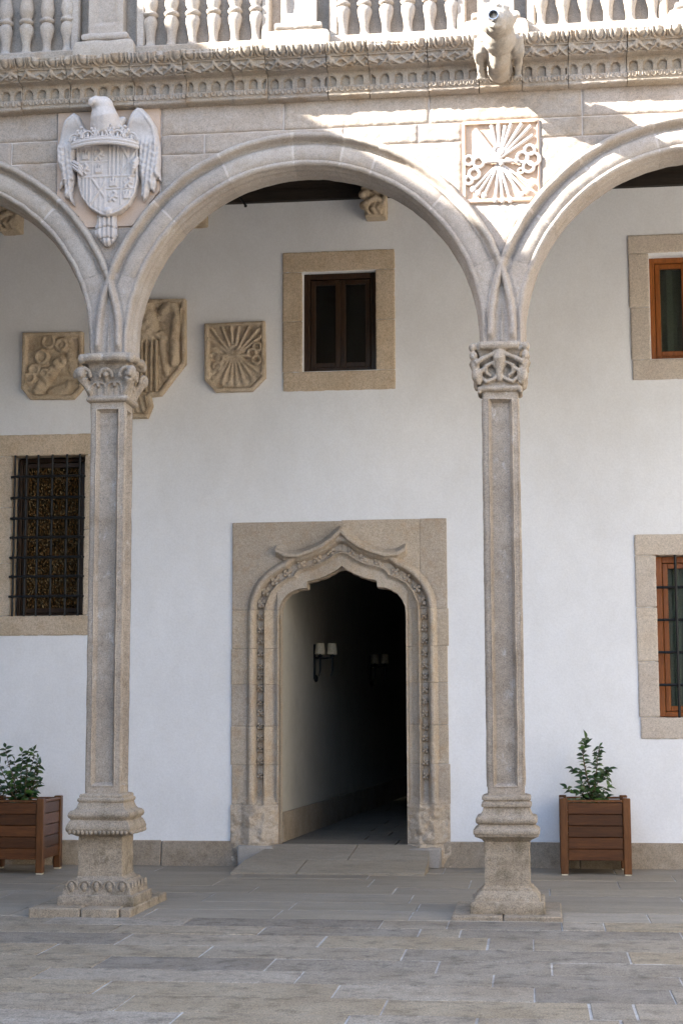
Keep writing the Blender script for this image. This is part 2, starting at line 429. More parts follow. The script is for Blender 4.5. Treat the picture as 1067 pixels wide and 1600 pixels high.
# --- collector of solid shapes
class MB:
    def __init__(s): s.V = []; s.F = []
    def add(s, V, F):
        o = len(s.V); s.V += [tuple(v) for v in V]; s.F += [tuple(i + o for i in f) for f in F]
    def box(s, x0, x1, y0, y1, z0, z1):
        s.add([(x0, y0, z0), (x1, y0, z0), (x1, y1, z0), (x0, y1, z0), (x0, y0, z1), (x1, y0, z1), (x1, y1, z1), (x0, y1, z1)],
              [(0, 3, 2, 1), (4, 5, 6, 7), (0, 1, 5, 4), (1, 2, 6, 5), (2, 3, 7, 6), (3, 0, 4, 7)])
    def bbox(s, x0, x1, y0, y1, z0, z1, b=.006):
        """box with chamfered edges"""
        V = []
        for z, k in ((z0, 1), (z0 + b, 0), (z1 - b, 0), (z1, 1)):
            i = b * k
            V += [(x0 + b, y0 + i, z), (x1 - b, y0 + i, z), (x1 - i, y0 + b, z), (x1 - i, y1 - b, z), (x1 - b, y1 - i, z), (x0 + b, y1 - i, z), (x0 + i, y1 - b, z), (x0 + i, y0 + b, z)]
        F = [tuple(range(7, -1, -1)), tuple(range(24, 32))]
        for r in range(3):
            for k in range(8):
                k2 = (k + 1) % 8
                F.append((r * 8 + k, r * 8 + k2, r * 8 + 8 + k2, r * 8 + 8 + k))
        s.add(V, F)
    def ell(s, c, r, nu=14, nv=9, rot=None):
        V = []; F = []
        c = Vector(c)
        for j in range(nv + 1):
            ph = PI * j / nv
            for i in range(nu):
                th = 2 * PI * i / nu
                p = Vector((r[0] * math.sin(ph) * math.cos(th), r[1] * math.sin(ph) * math.sin(th), r[2] * math.cos(ph)))
                if rot is not None: p = rot @ p
                V.append(p + c)
        for j in range(nv):
            for i in range(nu):
                i2 = (i + 1) % nu
                F.append((j * nu + i, (j + 1) * nu + i, (j + 1) * nu + i2, j * nu + i2))
        s.add(V, F)
    def tube(s, pts, r, n=8, cap=True):
        P = [Vector(p) for p in pts]
        R = r if hasattr(r, '__len__') else [r] * len(P)
        V = []; F = []
        up = Vector((0, 0, 1))
        t0 = (P[1] - P[0]).normalized()
        if abs(t0.dot(up)) > .95: up = Vector((0, 1, 0))
        a = t0.cross(up).normalized()
        for i, p in enumerate(P):
            t = ((P[min(i + 1, len(P) - 1)] - P[max(i - 1, 0)])).normalized()
            a = (a - t * a.dot(t)).normalized(); b = t.cross(a)
            for k in range(n):
                th = 2 * PI * k / n
                V.append(p + (a * math.cos(th) + b * math.sin(th)) * R[i])
        for i in range(len(P) - 1):
            for k in range(n):
                k2 = (k + 1) % n
                F.append((i * n + k, i * n + k2, (i + 1) * n + k2, (i + 1) * n + k))
        if cap:
            F.append(tuple(range(n - 1, -1, -1))); F.append(tuple((len(P) - 1) * n + k for k in range(n)))
        s.add(V, F)
    def ring(s, c, R, r, n=18, m=7, plane='XZ'):
        V = []; F = []
        for i in range(n):
            th = 2 * PI * i / n
            for k in range(m):
                ph = 2 * PI * k / m
                q = R + r * math.cos(ph)
                a, b, d = q * math.cos(th), q * math.sin(th), r * math.sin(ph)
                V.append({'XZ': (c[0] + a, c[1] + d, c[2] + b), 'YZ': (c[0] + d, c[1] + a, c[2] + b), 'XY': (c[0] + a, c[1] + b, c[2] + d)}[plane])
        for i in range(n):
            for k in range(m):
                F.append((i * m + k, i * m + (k + 1) % m, ((i + 1) % n) * m + (k + 1) % m, ((i + 1) % n) * m + k))
        s.add(V, F)
    def sqlathe(s, cx, cy, prof, q=5, rnd=.12):
        """square section tower from (half width, z) profile, softly rounded corners"""
        ring_ = []
        for k in range(4):
            a0 = k * PI / 2
            ca, sa = math.cos(a0), math.sin(a0)
            for i in range(q):
                t = -1 + 2 * i / q
                x, y = 1.0, t
                e = max(0, abs(t) - (1 - rnd)) / rnd
                x -= rnd * .30 * e * e; y = t * (1 - (rnd * .15) * e)
                ring_.append((x * ca - y * sa, x * sa + y * ca))
        n = len(ring_)
        V = []; F = []
        for h, z in prof:
            V += [(cx + x * h, cy + y * h, z) for x, y in ring_]
        for j in range(len(prof) - 1):
            for k in range(n):
                k2 = (k + 1) % n
                F.append((j * n + k, j * n + k2, (j + 1) * n + k2, (j + 1) * n + k))
        F.append(tuple(range(n - 1, -1, -1))); F.append(tuple((len(prof) - 1) * n + k for k in range(n)))
        s.add(V, F)
    def mesh(s, name, smooth=False, angle=40, jit=0, js=18, seed=0, remesh=0, post=0):
        V = np.array([tuple(v) for v in s.V], float)
        if jit: V = jitter(V, jit, js, seed)
        me = np_mesh(name, V, [list(f) for f in s.F], smooth, angle)
        if remesh:
            o = bpy.data.objects.new('tmp', me); COL.objects.link(o)
            md = o.modifiers.new('r', 'REMESH'); md.mode = 'VOXEL'; md.voxel_size = remesh; md.use_smooth_shade = True
            sm = o.modifiers.new('s', 'SMOOTH'); sm.iterations = 1; sm.factor = .5
            dg = bpy.context.evaluated_depsgraph_get(); dg.update()
            me2 = bpy.data.meshes.new_from_object(o.evaluated_get(dg))
            bpy.data.objects.remove(o); bpy.data.meshes.remove(me)
            me = me2; me.name = name
            if post:
                n = len(me.vertices); co = np.empty(n * 3, np.float32); me.vertices.foreach_get('co', co)
                co = jitter(co.reshape(-1, 3), post, 30, seed).astype(np.float32)
                me.vertices.foreach_set('co', co.ravel()); me.update()
            me.polygons.foreach_set('use_smooth', np.ones(len(me.polygons), bool))
        return me
    def build(s, name, mat, parent=None, loc=None, **k):
        return link_mesh(name, s.mesh(name, **k), mat, parent, loc)

def copy_tree(root, loc):
    r = root.copy(); COL.objects.link(r); r.location = loc; WLOC[r.name] = Vector(loc)
    for ch in list(root.children):
        c = ch.copy(); COL.objects.link(c); c.parent = r
        for g in ch.children:
            d = g.copy(); COL.objects.link(d); d.parent = c
    return r

# ------------------------------------------------------------------ main dimensions
C = 10.065            # front plane of the arcade and of the column shafts
W = 13.162            # face of the gallery wall
AX = [-4.008, -1.468, 1.072]        # arch centres
AZ = 3.61
RI, RO = 1.142, 1.360
COLX = [-2.738, -0.2175]            # column axes
BAY = 2.54

# ================================================================== ground
ground = MB(); ground.box(-30, 30, -30, 12.9, -.3, -.0035); ground.box(-30, 30, 12.9, 30, -.3, -.0045)
g = ground.build('ground', M['paving_mortar']); tag(g, kind='structure')

def slab_mesh(x0, x1, y0, y1, top, seed, thick=.04):
    mb = MB()
    nx = max(2, int((x1 - x0) / .12)); b = .004
    V = []; F = []
    rs = random.Random(seed)
    ts = [0] + [(i + rs.uniform(-.2, .2)) / nx for i in range(1, nx)] + [1]
    dz = rs.uniform(-.0025, .0025)
    def pt(t, yy, z, w): return (x0 + (x1 - x0) * t + (0 if 0 < t < 1 else w), yy, z)
    rows = []
    for t in ts:
        j0, j1 = rs.uniform(-.004, .004), rs.uniform(-.004, .004)
        w = b if t == 0 else (-b if t == 1 else 0)
        rows.append([pt(t, y0 + j0, top - thick, 0), pt(t, y0 + j0, top + dz - b, 0), pt(t, y0 + j0 + b, top + dz, w), pt(t, y1 + j1 - b, top + dz, w), pt(t, y1 + j1, top + dz - b, 0), pt(t, y1 + j1, top - thick, 0)])
    for r in rows: V += r
    for i in range(len(rows) - 1):
        for k in range(5):
            F.append((i * 6 + k, (i + 1) * 6 + k, (i + 1) * 6 + k + 1, i * 6 + k + 1))
    F.append(tuple(range(5, -1, -1))); F.append(tuple((len(rows) - 1) * 6 + k for k in range(6)))
    mb.add(V, F)
    return mb

court = thing('courtyard_paving', None, None, (0, 8, 0), kind='structure')
rowsY = [9.86, 9.50, 9.16, 8.72, 8.32, 7.93, 7.58, 7.22, 6.84, 6.44, 6.02, 5.6, 5.2]
fixed = {0: [-4.6, -3.9, -2.95, -2.1, -.95, -.56, .10, .34, 1.3], 1: [-4.2, -3.4, -2.45, -1.6, -.7, -.47, .75, 1.6],
         2: [-4.7, -3.1, -2.3, -1.2, -.30, -.06, 1.1], 3: [-4.4, -3.5, -2.6, -1.75, -.72, .42, 1.4],
         4: [-4.0, -2.9, -2.2, -1.35, -.52, .03, 1.2], 5: [-4.4, -3.3, -2.4, -1.15, -.24, .62, 1.5],
         6: [-4.1, -2.95, -2.0, -.93, -.05, .55, 1.3], 7: [-3.8, -2.7, -1.8, -.68, .18, .37, 1.2],
         8: [-3.6, -2.4, -1.5, -.8, -.28, .30, 1.1], 9: [-3.2, -2.3, -1.4, -.62, .05, .9], 10: [-3.4, -2.1, -1.2, -.3, .6]}
k = 0
for r in range(len(rowsY) - 1):
    y1, y0 = rowsY[r], rowsY[r + 1]
    js = fixed.get(r, [-3, -2, -1, 0, 1])
    js = [js[0] - 1.1, ] + js + [js[-1] + .9, js[-1] + 2.0]
    for xa, xb in zip(js[:-1], js[1:]):
        k += 1
        gap = .0015 + .0065 * random.random() ** 2
        slab_mesh(xa + gap, xb - gap, y0 + .002 + random.random() ** 2 * .012, y1 - .002, 0, k).build('paving_slab', M['paving'], court)
gal = thing('gallery_paving', None, None, (0, 11.5, 0), kind='structure')
gy = [9.862, 10.30, 10.72, 11.22, 11.66, 12.2, 12.66, 13.19]
for r in range(len(gy) - 1):
    x = -5.6 - random.random()
    while x < 2.4:
        w = random.uniform(.7, 1.5)
        k += 1
        slab_mesh(x + .003, x + w - .003, gy[r] + .003, gy[r + 1] - .003, 0, k).build('paving_slab', M['paving_in'], gal)
        x += w

# ================================================================== gallery wall
wall = thing('gallery_wall', 'white plastered gallery wall behind the arcade, pierced by stone framed windows and a doorway', 'wall', (-1.6, W, 0), kind='thing')
# openings cut out of the plaster sheet (hidden under the stone surrounds)
DX = -1.597                                # doorway axis
WEX = {'C': 0, 'UR': 0, 'LR': .03, 'L': .03}
WINS = {'C': (-1.913, -1.300, 4.047, 4.893), 'UR': (.945, 1.56, 4.069, 4.930), 'LR': (.940, 1.555, 1.182, 2.463), 'L': (-4.386, -3.770, 2.040, 3.382)}
xs = sorted([-6.0, 4.0, DX - .80, DX + .78] + [v for q, w in WINS.items() for v in (w[0] - WEX[q], w[1] + WEX[q])])
def wall_grid():
    zs = sorted([0.0, 5.51, 2.75] + [v for q, w in WINS.items() for v in (w[2] - WEX[q], w[3] + WEX[q])])
    V = []; F = []
    holes = [(w[0] - WEX[q], w[1] + WEX[q], w[2] - WEX[q], w[3] + WEX[q]) for q, w in WINS.items()] + [(DX - .80, DX + .78, 0, 2.75)]
    for i in range(len(xs) - 1):
        for j in range(len(zs) - 1):
            mx, mz = (xs[i] + xs[i + 1]) / 2, (zs[j] + zs[j + 1]) / 2
            if any(a < mx < b and c < mz < d for a, b, c, d in holes): continue
            o = len(V)
            V += [(xs[i], W, zs[j]), (xs[i + 1], W, zs[j]), (xs[i + 1], W, zs[j + 1]), (xs[i], W, zs[j + 1])]
            F.append([o, o + 1, o + 2, o + 3])
    me = bpy.data.meshes.new('plaster_face')
    import bmesh
    me.from_pydata(V, [], F)
    bm = bmesh.new(); bm.from_mesh(me); bmesh.ops.remove_doubles(bm, verts=bm.verts, dist=1e-5)
    # give the sheet a thickness
    ex = bmesh.ops.extrude_face_region(bm, geom=list(bm.faces))
    for v in ex['geom']:
        if isinstance(v, bmesh.types.BMVert): v.co.y += .28
    bmesh.ops.recalc_face_normals(bm, faces=bm.faces)
    bm.to_mesh(me); bm.free()
    return me
link_mesh('plaster_face', wall_grid(), M['plaster'], wall)

# skirting stones
sx = [-5.9, -4.75, -3.98, -3.60, -3.076, -2.44]
for a, b in zip(sx[:-1], sx[1:]):
    m = MB(); m.bbox(a + .003, b - .003, W - .028, W + .02, -.01, .196 + random.uniform(-.006, .006), .006)
    m.build('skirting_stone', M['skirting'], wall, jit=.004)
sx = [-.79, .283, 1.2, 2.3, 3.6]
for a, b in zip(sx[:-1], sx[1:]):
    m = MB(); m.bbox(a + .003, b - .003, W - .028, W + .02, -.01, .20 + random.uniform(-.006, .006), .006)
    m.build('skirting_stone', M['skirting'], wall, jit=.004)

def surround_stone(x0, x1, z0, z1, parent, mat, y=W - .012, back=W + .13, seed=0, rag=.003):
    hx, hz, cx, cz = (x1 - x0) / 2 - .0012, (z1 - z0) / 2 - .0012, (x0 + x1) / 2, (z0 + z1) / 2
    def h(X, Z):
        d = sd_box(X, Z, cx, cz, hx, hz)
        return (fbm(X, Z, 14, seed) - .5) * .006 - .005 * np.clip(1 + d / .006, 0, 1)
    def m(X, Z): return sd_box(X, Z, cx, cz, hx, hz) + rag * 2 * (fbm(X, Z, 22, seed + 3) - .35)
    return relief('surround_stone', x0 - .006, x1 + .006, z0 - .006, z1 + .006, .012, h, y, back, mat, parent, m)

def window(key, label, outer, stones, frame_mat, recess, leaves, pane_mat, smat, fw=.05, curtain=False):
    x0, x1, z0, z1 = WINS[key]
    yb = W + recess
    # outer casing
    f = MB()
    e = .0
    f.bbox(x0 - e, x0 + fw, yb, yb + .06, z0, z1, .004)
    f.bbox(x1 - fw, x1 + e, yb, yb + .06, z0, z1, .004)
    f.bbox(x0 + fw, x1 - fw, yb, yb + .06, z1 - fw, z1, .004)
    f.bbox(x0 + fw, x1 - fw, yb, yb + .06, z0, z0 + fw * .8, .004)
    win = f.build('window', frame_mat, wall)
    if label: win['label'] = label
    # sashes
    a0, a1 = x0 + fw + .003, x1 - fw - .003
    wd = (a1 - a0) / leaves
    for i in range(leaves):
        p0, p1 = a0 + wd * i + .001, a0 + wd * (i + 1) - .001
        q0, q1 = z0 + fw * .8 + .003, z1 - fw - .003
        s = .042
        m = MB()
        m.bbox(p0, p0 + s, yb + .014, yb + .05, q0, q1, .004); m.bbox(p1 - s, p1, yb + .014, yb + .05, q0, q1, .004)
        m.bbox(p0 + s, p1 - s, yb + .014, yb + .05, q1 - s, q1, .004); m.bbox(p0 + s, p1 - s, yb + .014, yb + .05, q0, q0 + s, .004)
        m.build('sash', frame_mat, win)
        g = MB(); g.box(p0 + s - .002, p1 - s + .002, yb + .030, yb + .034, q0 + s - .002, q1 - s + .002)
        g.build('pane', pane_mat, win)
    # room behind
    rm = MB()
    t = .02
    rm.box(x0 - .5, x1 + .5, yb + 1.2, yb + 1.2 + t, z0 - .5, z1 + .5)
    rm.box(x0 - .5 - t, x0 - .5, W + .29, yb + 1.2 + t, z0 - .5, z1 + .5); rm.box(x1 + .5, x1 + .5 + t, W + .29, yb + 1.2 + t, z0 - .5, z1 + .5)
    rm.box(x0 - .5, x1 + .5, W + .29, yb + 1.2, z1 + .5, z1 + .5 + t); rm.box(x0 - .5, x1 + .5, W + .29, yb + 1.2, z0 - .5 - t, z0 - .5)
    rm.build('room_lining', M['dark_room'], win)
    if curtain:
        n = 60; V = []; F = []
        for i in range(n + 1):
            x = x0 - .1 + (x1 - x0 + .2) * i / n
            y = yb + .10 + .022 * math.sin(i * .95) + .010 * math.sin(i * 2.3)
            V += [(x, y, z0 - .2), (x, y, z1 + .2)]
        for i in range(n): F.append([2 * i, 2 * i + 2, 2 * i + 3, 2 * i + 1])
        me = np_mesh('curtain', V, F, True, 80)
        link_mesh('curtain', me, M['curtain'], win)
    for i, (a, b, c, d) in enumerate(stones):
        surround_stone(a, b, c, d, win, smat, seed=hash(key) % 50 * 0 + len(key) * 7 + i)
    return win

L = -2.087; R_ = -1.139
window('C', 'small dark wooden casement between upper plaques and right column, in a tan stone surround', None,
       [(L, R_, 4.897, 5.07), (L, -1.917, 4.475, 4.897), (L, -1.917, 4.043, 4.475), (-1.303, R_, 4.47, 4.897), (-1.303, R_, 4.043, 4.47), (L + .004, R_, 3.878, 4.043)],
       M['wood_dark'], .055, 2, M['glass'], M['surround'])
window('UR', 'orange varnished casement with grey curtain in the upper right', None,
       [(.774, 1.74, 4.952, 5.108), (.776, .943, 4.50, 4.952), (.784, .943, 4.066, 4.50), (1.562, 1.74, 4.5, 4.952), (1.562, 1.74, 4.066, 4.5), (.790, 1.74, 3.895, 4.066)],
       M['wood_frame'], .075, 2, M['glass'], M['surround_pale'], .045, True)
wlr = window('LR', 'orange framed window behind iron bars at the lower right', None,
       [(.768, 1.72, 2.466, 2.637), (.768, .937, 2.05, 2.466), (.770, .937, 1.62, 2.05), (.772, .937, 1.179, 1.62), (1.558, 1.72, 1.82, 2.466), (1.558, 1.72, 1.179, 1.82), (.782, 1.72, 1.008, 1.179)],
       M['wood_frame'], .11, 2, M['glass'], M['surround_pale'], .05, True)
wl = window('L', 'tall hammered glass window behind an iron grille beside the left column', None,
       [(-4.56, -3.60, 3.385, 3.57), (-4.56, -4.389, 2.95, 3.385), (-4.56, -4.389, 2.48, 2.95), (-4.56, -4.389, 2.037, 2.48), (-3.767, -3.60, 2.75, 3.385), (-3.767, -3.60, 2.037, 2.75), (-4.56, -3.60, 1.868, 2.037)],
       M['wood_dark'], .15, 1, M['hammered'], M['surround'], .03)
# grilles
def bar(win, pts, r=.010):
    m = MB(); m.tube(pts, r, 8); m.build('grille_bar', M['iron'], win, smooth=True)
def knots(win, pts):
    m = MB()
    for (x, y, z) in pts: m.ell((x, y, z), (.017, .015, .017), 8, 6)
    o = m.build('grille_rivets', M['iron'], win, smooth=True); o['kind'] = 'stuff'
ks = []
for x in (-4.362, -4.262, -4.160, -4.038, -3.911, -3.80):
    bar(wl, [(x, W - .035, 2.03), (x, W - .035, 3.39)])
for z in (3.204, 3.024, 2.851, 2.689, 2.521, 2.360, 2.194):
    bar(wl, [(-4.40, W + .02, z), (-4.39, W - .049, z), (-3.77, W - .049, z), (-3.757, W + .02, z)], .0105)
    ks += [(x, W - .045, z) for x in (-4.362, -4.262, -4.160, -4.038, -3.911, -3.80)]
knots(wl, ks); ks = []
for x in (1.088, 1.245, 1.40):
    bar(wlr, [(x, W - .0, 1.17), (x, W - .0, 2.47)], .011)
for z in (2.21, 1.95, 1.692, 1.434):
    bar(wlr, [(.93, W + .016, z), (1.56, W + .016, z)], .011)
    ks += [(x, W + .008, z) for x in (1.088, 1.245, 1.40)]
knots(wlr, ks)

# ------------------------------------------------------------------ doorway with ogee head
half = [(-.523, 0.0), (-.523, 1.2), (-.523, 2.02), (-.516, 2.085), (-.490, 2.145), (-.452, 2.188), (-.405, 2.218), (-.350, 2.236), (-.290, 2.243), (-.288, 2.296),
        (-.235, 2.306), (-.177, 2.322), (-.125, 2.342), (-.078, 2.366), (-.036, 2.390), (0.0, 2.418)]
OUT = [(DX + x, z) for x, z in half] + [(DX - x, z) for x, z in half[-2::-1]]
OUTC = OUT
HOODL = [(-.535, 2.548), (-.46, 2.506), (-.36, 2.502), (-.25, 2.535), (-.15, 2.578), (-.07, 2.635), (0, 2.70)]
HOOD = [(DX + x, z) for x, z in HOODL] + [(DX - x, z - .004) for x, z in HOODL[-2::-1]]
def portal_h(X, Z):
    d = poly_sd(X, Z, OUT)
    d = d + .004 * (fbm(X, Z, 20, 5) - .5)
    fade = np.clip((Z - .47) / .08, 0, 1)
    h = np.interp(d, [-.01, 0, .085, .098, .104, .112, .120, .130, .172, .184, .190, .205, .225, .243, .255, .275, .31],
                     [-.09, -.085, -.012, .004, .024, .024, -.006, -.040, -.040, -.008, .034, .056, .058, .038, .004, .010, .014])
    rough = np.interp(d, [0, .10, .22, .30], [-.03, .06, .075, .014]) + .050 * (fbm(X, Z, 16, 8) - .4)
    h = h * fade + rough * (1 - fade)
    h = h - .02 * np.clip(fbm(X, Z, 9, 77) - .62, 0, 1) * (Z < 1.3)
    # hood mould over the ogee
    dh = line_d(X, Z, HOOD)
    below = 0
    hh = np.interp(dh, [0, .016, .022, .040, .046, .06], [.095, .090, .055, .040, .012, -.02])
    hh = np.where(np.abs(X - DX) > .54, -.05, hh)
    h = np.maximum(h, hh)
    h += (fbm(X, Z, 40, 3) - .5) * .004
    return h
PX0, PX1 = -2.502, -.733
portal_reveal = MB()
n = len(OUT)
V = [(x, W + .075, z) for x, z in OUT] + [(x, W + .20, z) for x, z in OUT]
portal_reveal.add(V, [(i, i + 1, n + i + 1, n + i) for i in range(n - 1)])
portal = portal_reveal.build('doorway', M['portal'], wall)
portal['label'] = 'carved ogee doorway with rosettes opening on the dark passage'
def pstone(x0, x1, z0, z1, seed):
    cx, cz, hx, hz = (x0 + x1) / 2, (z0 + z1) / 2, (x1 - x0) / 2 - .0008, (z1 - z0) / 2 - .0008
    def m(X, Z):
        b = sd_box(X, Z, cx, cz, hx, hz) + .0015 * (fbm(X, Z, 20, seed) - .4)
        return np.maximum(b, -poly_sd(X, Z, OUT))
    def h(X, Z):
        b = sd_box(X, Z, cx, cz, hx, hz)
        return portal_h(X, Z) - .0025 * np.clip(1 + b / .004, 0, 1)
    o = relief('portal_stone', x0 - .004, x1 + .004, z0 - .004, z1 + .004, .0075, h, W - .004, W + .12, M['portal'], portal, m, angle=35)
zc = [.0, .174, .486, .804, 1.115, 1.452, 1.745, 2.061]
for i in range(7):
    pstone(PX0 + random.uniform(-.008, .004), DX - .45, zc[i], zc[i + 1], 40 + i)
    pstone(DX + .45, PX1 + random.uniform(-.004, .01), zc[i] + (.0 if i == 0 else .01), zc[i + 1] + .01 - (0.01 if i == 6 else 0), 60 + i)
pstone(PX0, DX + .002, 2.061, 2.787, 81)
pstone(DX + .002, -.955, 2.061, 2.793, 82)
pstone(-.955, PX1, 2.061, 2.795, 83)
# rosettes in the hollow of the moulding
def rosette_mesh(s, seed):
    m = MB(); rr = random.Random(seed)
    m.ell((0, -.006, 0), (.012 * s, .024, .012 * s), 6, 4)
    for k in range(4):
        a = 2 * PI * k / 4 + .78 + rr.uniform(-.2, .2)
        m.ell((.019 * s * math.cos(a), 0, .019 * s * math.sin(a)), (.014 * s, .022, .014 * s), 6, 4)
    return m.mesh('rosette', smooth=True, jit=.004, js=60, seed=seed)
RM = [rosette_mesh(1.35, 1), rosette_mesh(1.35, 2), rosette_mesh(1.0, 3), rosette_mesh(.95, 4)]
ros = [(-2.284, 2.12), (-2.245, 2.223), (-2.157, 2.312), (-2.05, 2.386), (-1.934, 2.452), (-1.803, 2.492), (-1.692, 2.545), (-1.515, 2.537), (-1.410, 2.492), (-1.290, 2.452), (-1.148, 2.386), (-1.050, 2.322), (-.965, 2.235), (-.915, 2.135)]
for i, (x, z) in enumerate(ros):
    # push onto the middle of the hollow
    for _ in range(4):
        A = np.array([x]); B = np.array([z]); e = .004
        d = float(poly_sd(A, B, OUT)[0]); gx = float(poly_sd(A + e, B, OUT)[0] - poly_sd(A - e, B, OUT)[0]) / (2 * e); gz = float(poly_sd(A, B + e, OUT)[0] - poly_sd(A, B - e, OUT)[0]) / (2 * e)
        x -= (d - .150) * gx; z -= (d - .150) * gz
    link_mesh('rosette', RM[i % 2], M['portal'], portal, (x, W + .010, z))
for side in (-1, 1):
    z = 2.0
    i = 0
    while z > .68:
        link_mesh('rosette', RM[2 + i % 2], M['portal'], portal, (DX + side * .673, W + .020, z + random.uniform(-.01, .01)))
        z -= .098; i += 1
# worn footing blocks of the jambs
m = MB(); m.bbox(-2.435, -2.142, W - .13, W + .10, -.005, .165, .012); m.build('jamb_footing', M['white_patch'], portal, smooth=True, jit=.02, js=9)
m = MB(); m.bbox(-1.055, -.80, W - .13, W + .10, -.005, .155, .012); m.build('jamb_footing', M['white_patch'], portal, smooth=True, jit=.02, js=9, seed=4)
relief('portal_core', PX0 + .02, PX1 - .02, .0, 2.77, .03, lambda X, Z: 0 * X, W + .098, W + .2, M['portal'], portal, lambda X, Z: np.maximum(-poly_sd(X, Z, OUT) - .006, sd_box(X, Z, DX - .02, 1.38, .86, 1.39)))

# passage behind the doorway
PY0, PY1 = W + .20, 22.0
def pxl(y): return -2.13 + .058 * (y - 13.3)
XR = .46
m = MB()
t = .1
ya, yb = PY0, PY1
m.add([(pxl(ya), ya, .17), (pxl(yb), yb, .17), (pxl(yb), yb, 2.95), (pxl(ya), ya, 2.95), (pxl(ya) - t, ya, .17), (pxl(yb) - t, yb, .17), (pxl(yb) - t, yb, 2.95), (pxl(ya) - t, ya, 2.95)],
      [(0, 3, 2, 1), (4, 5, 6, 7), (3, 7, 6, 2), (0, 4, 7, 3), (1, 2, 6, 5)])
o = m.build('passage_wall', M['passage_plaster'], None); tag(o, kind='structure')
m = MB()
wR = 1.085
m.add([(pxl(ya) + wR, ya, .17), (pxl(yb) + wR, yb, .17), (pxl(yb) + wR, yb, 2.95), (pxl(ya) + wR, ya, 2.95), (pxl(ya) + wR + t, ya, .17), (pxl(yb) + wR + t, yb, .17), (pxl(yb) + wR + t, yb, 2.95), (pxl(ya) + wR + t, ya, 2.95)],
      [(0, 1, 2, 3), (4, 7, 6, 5), (3, 2, 6, 7), (0, 3, 7, 4), (1, 5, 6, 2)])
m.box(-2.3, .2, 22.0, 22.1, .1, 3.0)
o = m.build('passage_wall', M['passage_plaster'], None); tag(o, kind='structure')
m = MB(); m.box(-2.6, -.2, PY0 - .0, 22.1, 2.95, 3.05); o = m.build('passage_ceiling', M['dark_room'], None); tag(o, kind='structure')
m = MB(); m.box(-2.6, -.2, 13.20, 22.1, -.2, .155); pf = m.build('passage_floor', M['passage_floor'], None); tag(pf, kind='structure')
y = 13.17; r = 0
while y < 19:
    d = .48
    x = -2.12 - .3 * (r % 2)
    while x < -.9:
        w = .75 + .2 * random.random()
        xa, xb = max(x, -2.10), min(x + w, -1.02)
        if xb - xa > .1: slab_mesh(xa + .004, xb - .004, y + .004, y + d - .004, .172, 500 + r).build('paving_slab', M['passage_floor'], pf)
        x += w
    y += d; r += 1
for (a, b) in ((13.36, 15.0), (15.0, 17.2), (17.2, 19.6), (19.6, 22.0)):
    m = MB(); q = .022
    m.add([(pxl(a), a + .003, .17), (pxl(b), b - .003, .17), (pxl(b) + q, b - .003, .17), (pxl(a) + q, a + .003, .17), (pxl(a), a + .003, .41), (pxl(b), b - .003, .41), (pxl(b) + q, b - .003, .41), (pxl(a) + q, a + .003, .41)],
          [(3, 2, 6, 7), (4, 7, 6, 5), (0, 3, 7, 4), (1, 5, 6, 2)])
    m.build('skirting_stone', M['skirting'], pf)

# ramp of slabs in front of the doorway
rp = thing('door_ramp', 'low stone ramp of four slabs leading up to the dark doorway', 'ramp', (-1.62, 12.8, 0))
def ramp_slab(xa, xb, xa2, xb2, ya, yb, za, zb, seed):
    m = MB(); b = .004
    V = [(xa, ya, -.01), (xb, ya, -.01), (xb2, yb, -.01), (xa2, yb, -.01), (xa, ya, za), (xb, ya, za), (xb2, yb, zb), (xa2, yb, zb)]
    m.add(V, [(0, 3, 2, 1), (4, 5, 6, 7), (0, 1, 5, 4), (1, 2, 6, 5), (2, 3, 7, 6), (3, 0, 4, 7)])
    m.build('ramp_slab', M['paving_in'], rp, jit=.003, seed=seed)
ramp_slab(-2.375, -1.872, -2.31, -1.83, 12.475, 12.78, .015, .085, 1)
ramp_slab(-1.864, -.893, -1.822, -.886, 12.475, 12.78, .015, .085, 2)
ramp_slab(-2.30, -1.515, -2.16, -1.475, 12.785, 13.165, .087, .172, 3)
ramp_slab(-1.507, -.884, -1.467, -.90, 12.785, 13.165, .087, .172, 4)

# wall lamps in the passage
def sconce(y, label):
    x = pxl(y)
    root = thing('wall_lamp', label, 'wall lamp', (x, y, 1.7), 'unlit wall lamps inside the passage')
    m = MB(); m.bbox(x, x + .015, y - .03, y + .03, 1.52, 1.84, .004); m.ell((x + .02, y, 1.53), (.02, .03, .035), 8, 6); m.build('backplate', M['iron'], root, smooth=True)
    for dx, dy in ((.06, -.02), (.165, .03)):
        m = MB(); m.tube([(x + .01, y, 1.72), (x + dx * .6, y + dy, 1.715), (x + dx, y + dy, 1.72), (x + dx, y + dy, 1.77)], .009, 6)
        m.tube([(x + dx, y + dy, 1.72), (x + dx, y + dy, 1.60), (x + dx - .012, y + dy, 1.55)], [.009, .007, .004], 6)
        m.ell((x + dx, y + dy, 1.735), (.022, .022, .012), 8, 5)
        m.build('arm', M['iron'], root, smooth=True)
        m = MB()
        n = 16; V = []; F = []
        for k in range(n):
            a = 2 * PI * k / n
            for r_, z in ((.048, 1.750), (.040, 1.850), (.037, 1.850), (.045, 1.750)):
                V.append((x + dx + r_ * math.cos(a), y + dy + r_ * math.sin(a), z))
        for k in range(n):
            for q in range(4):
                F.append((k * 4 + q, ((k + 1) % n) * 4 + q, ((k + 1) % n) * 4 + (q + 1) % 4, k * 4 + (q + 1) % 4))
        m.add(V, F); m.build('lamp_shade', M['shade'], root, smooth=True)
sconce(14.75, 'black iron wall lamp with two cream shades, the nearer one inside the doorway')
sconce(17.9, 'black iron wall lamp deeper in the dark passage, barely visible')

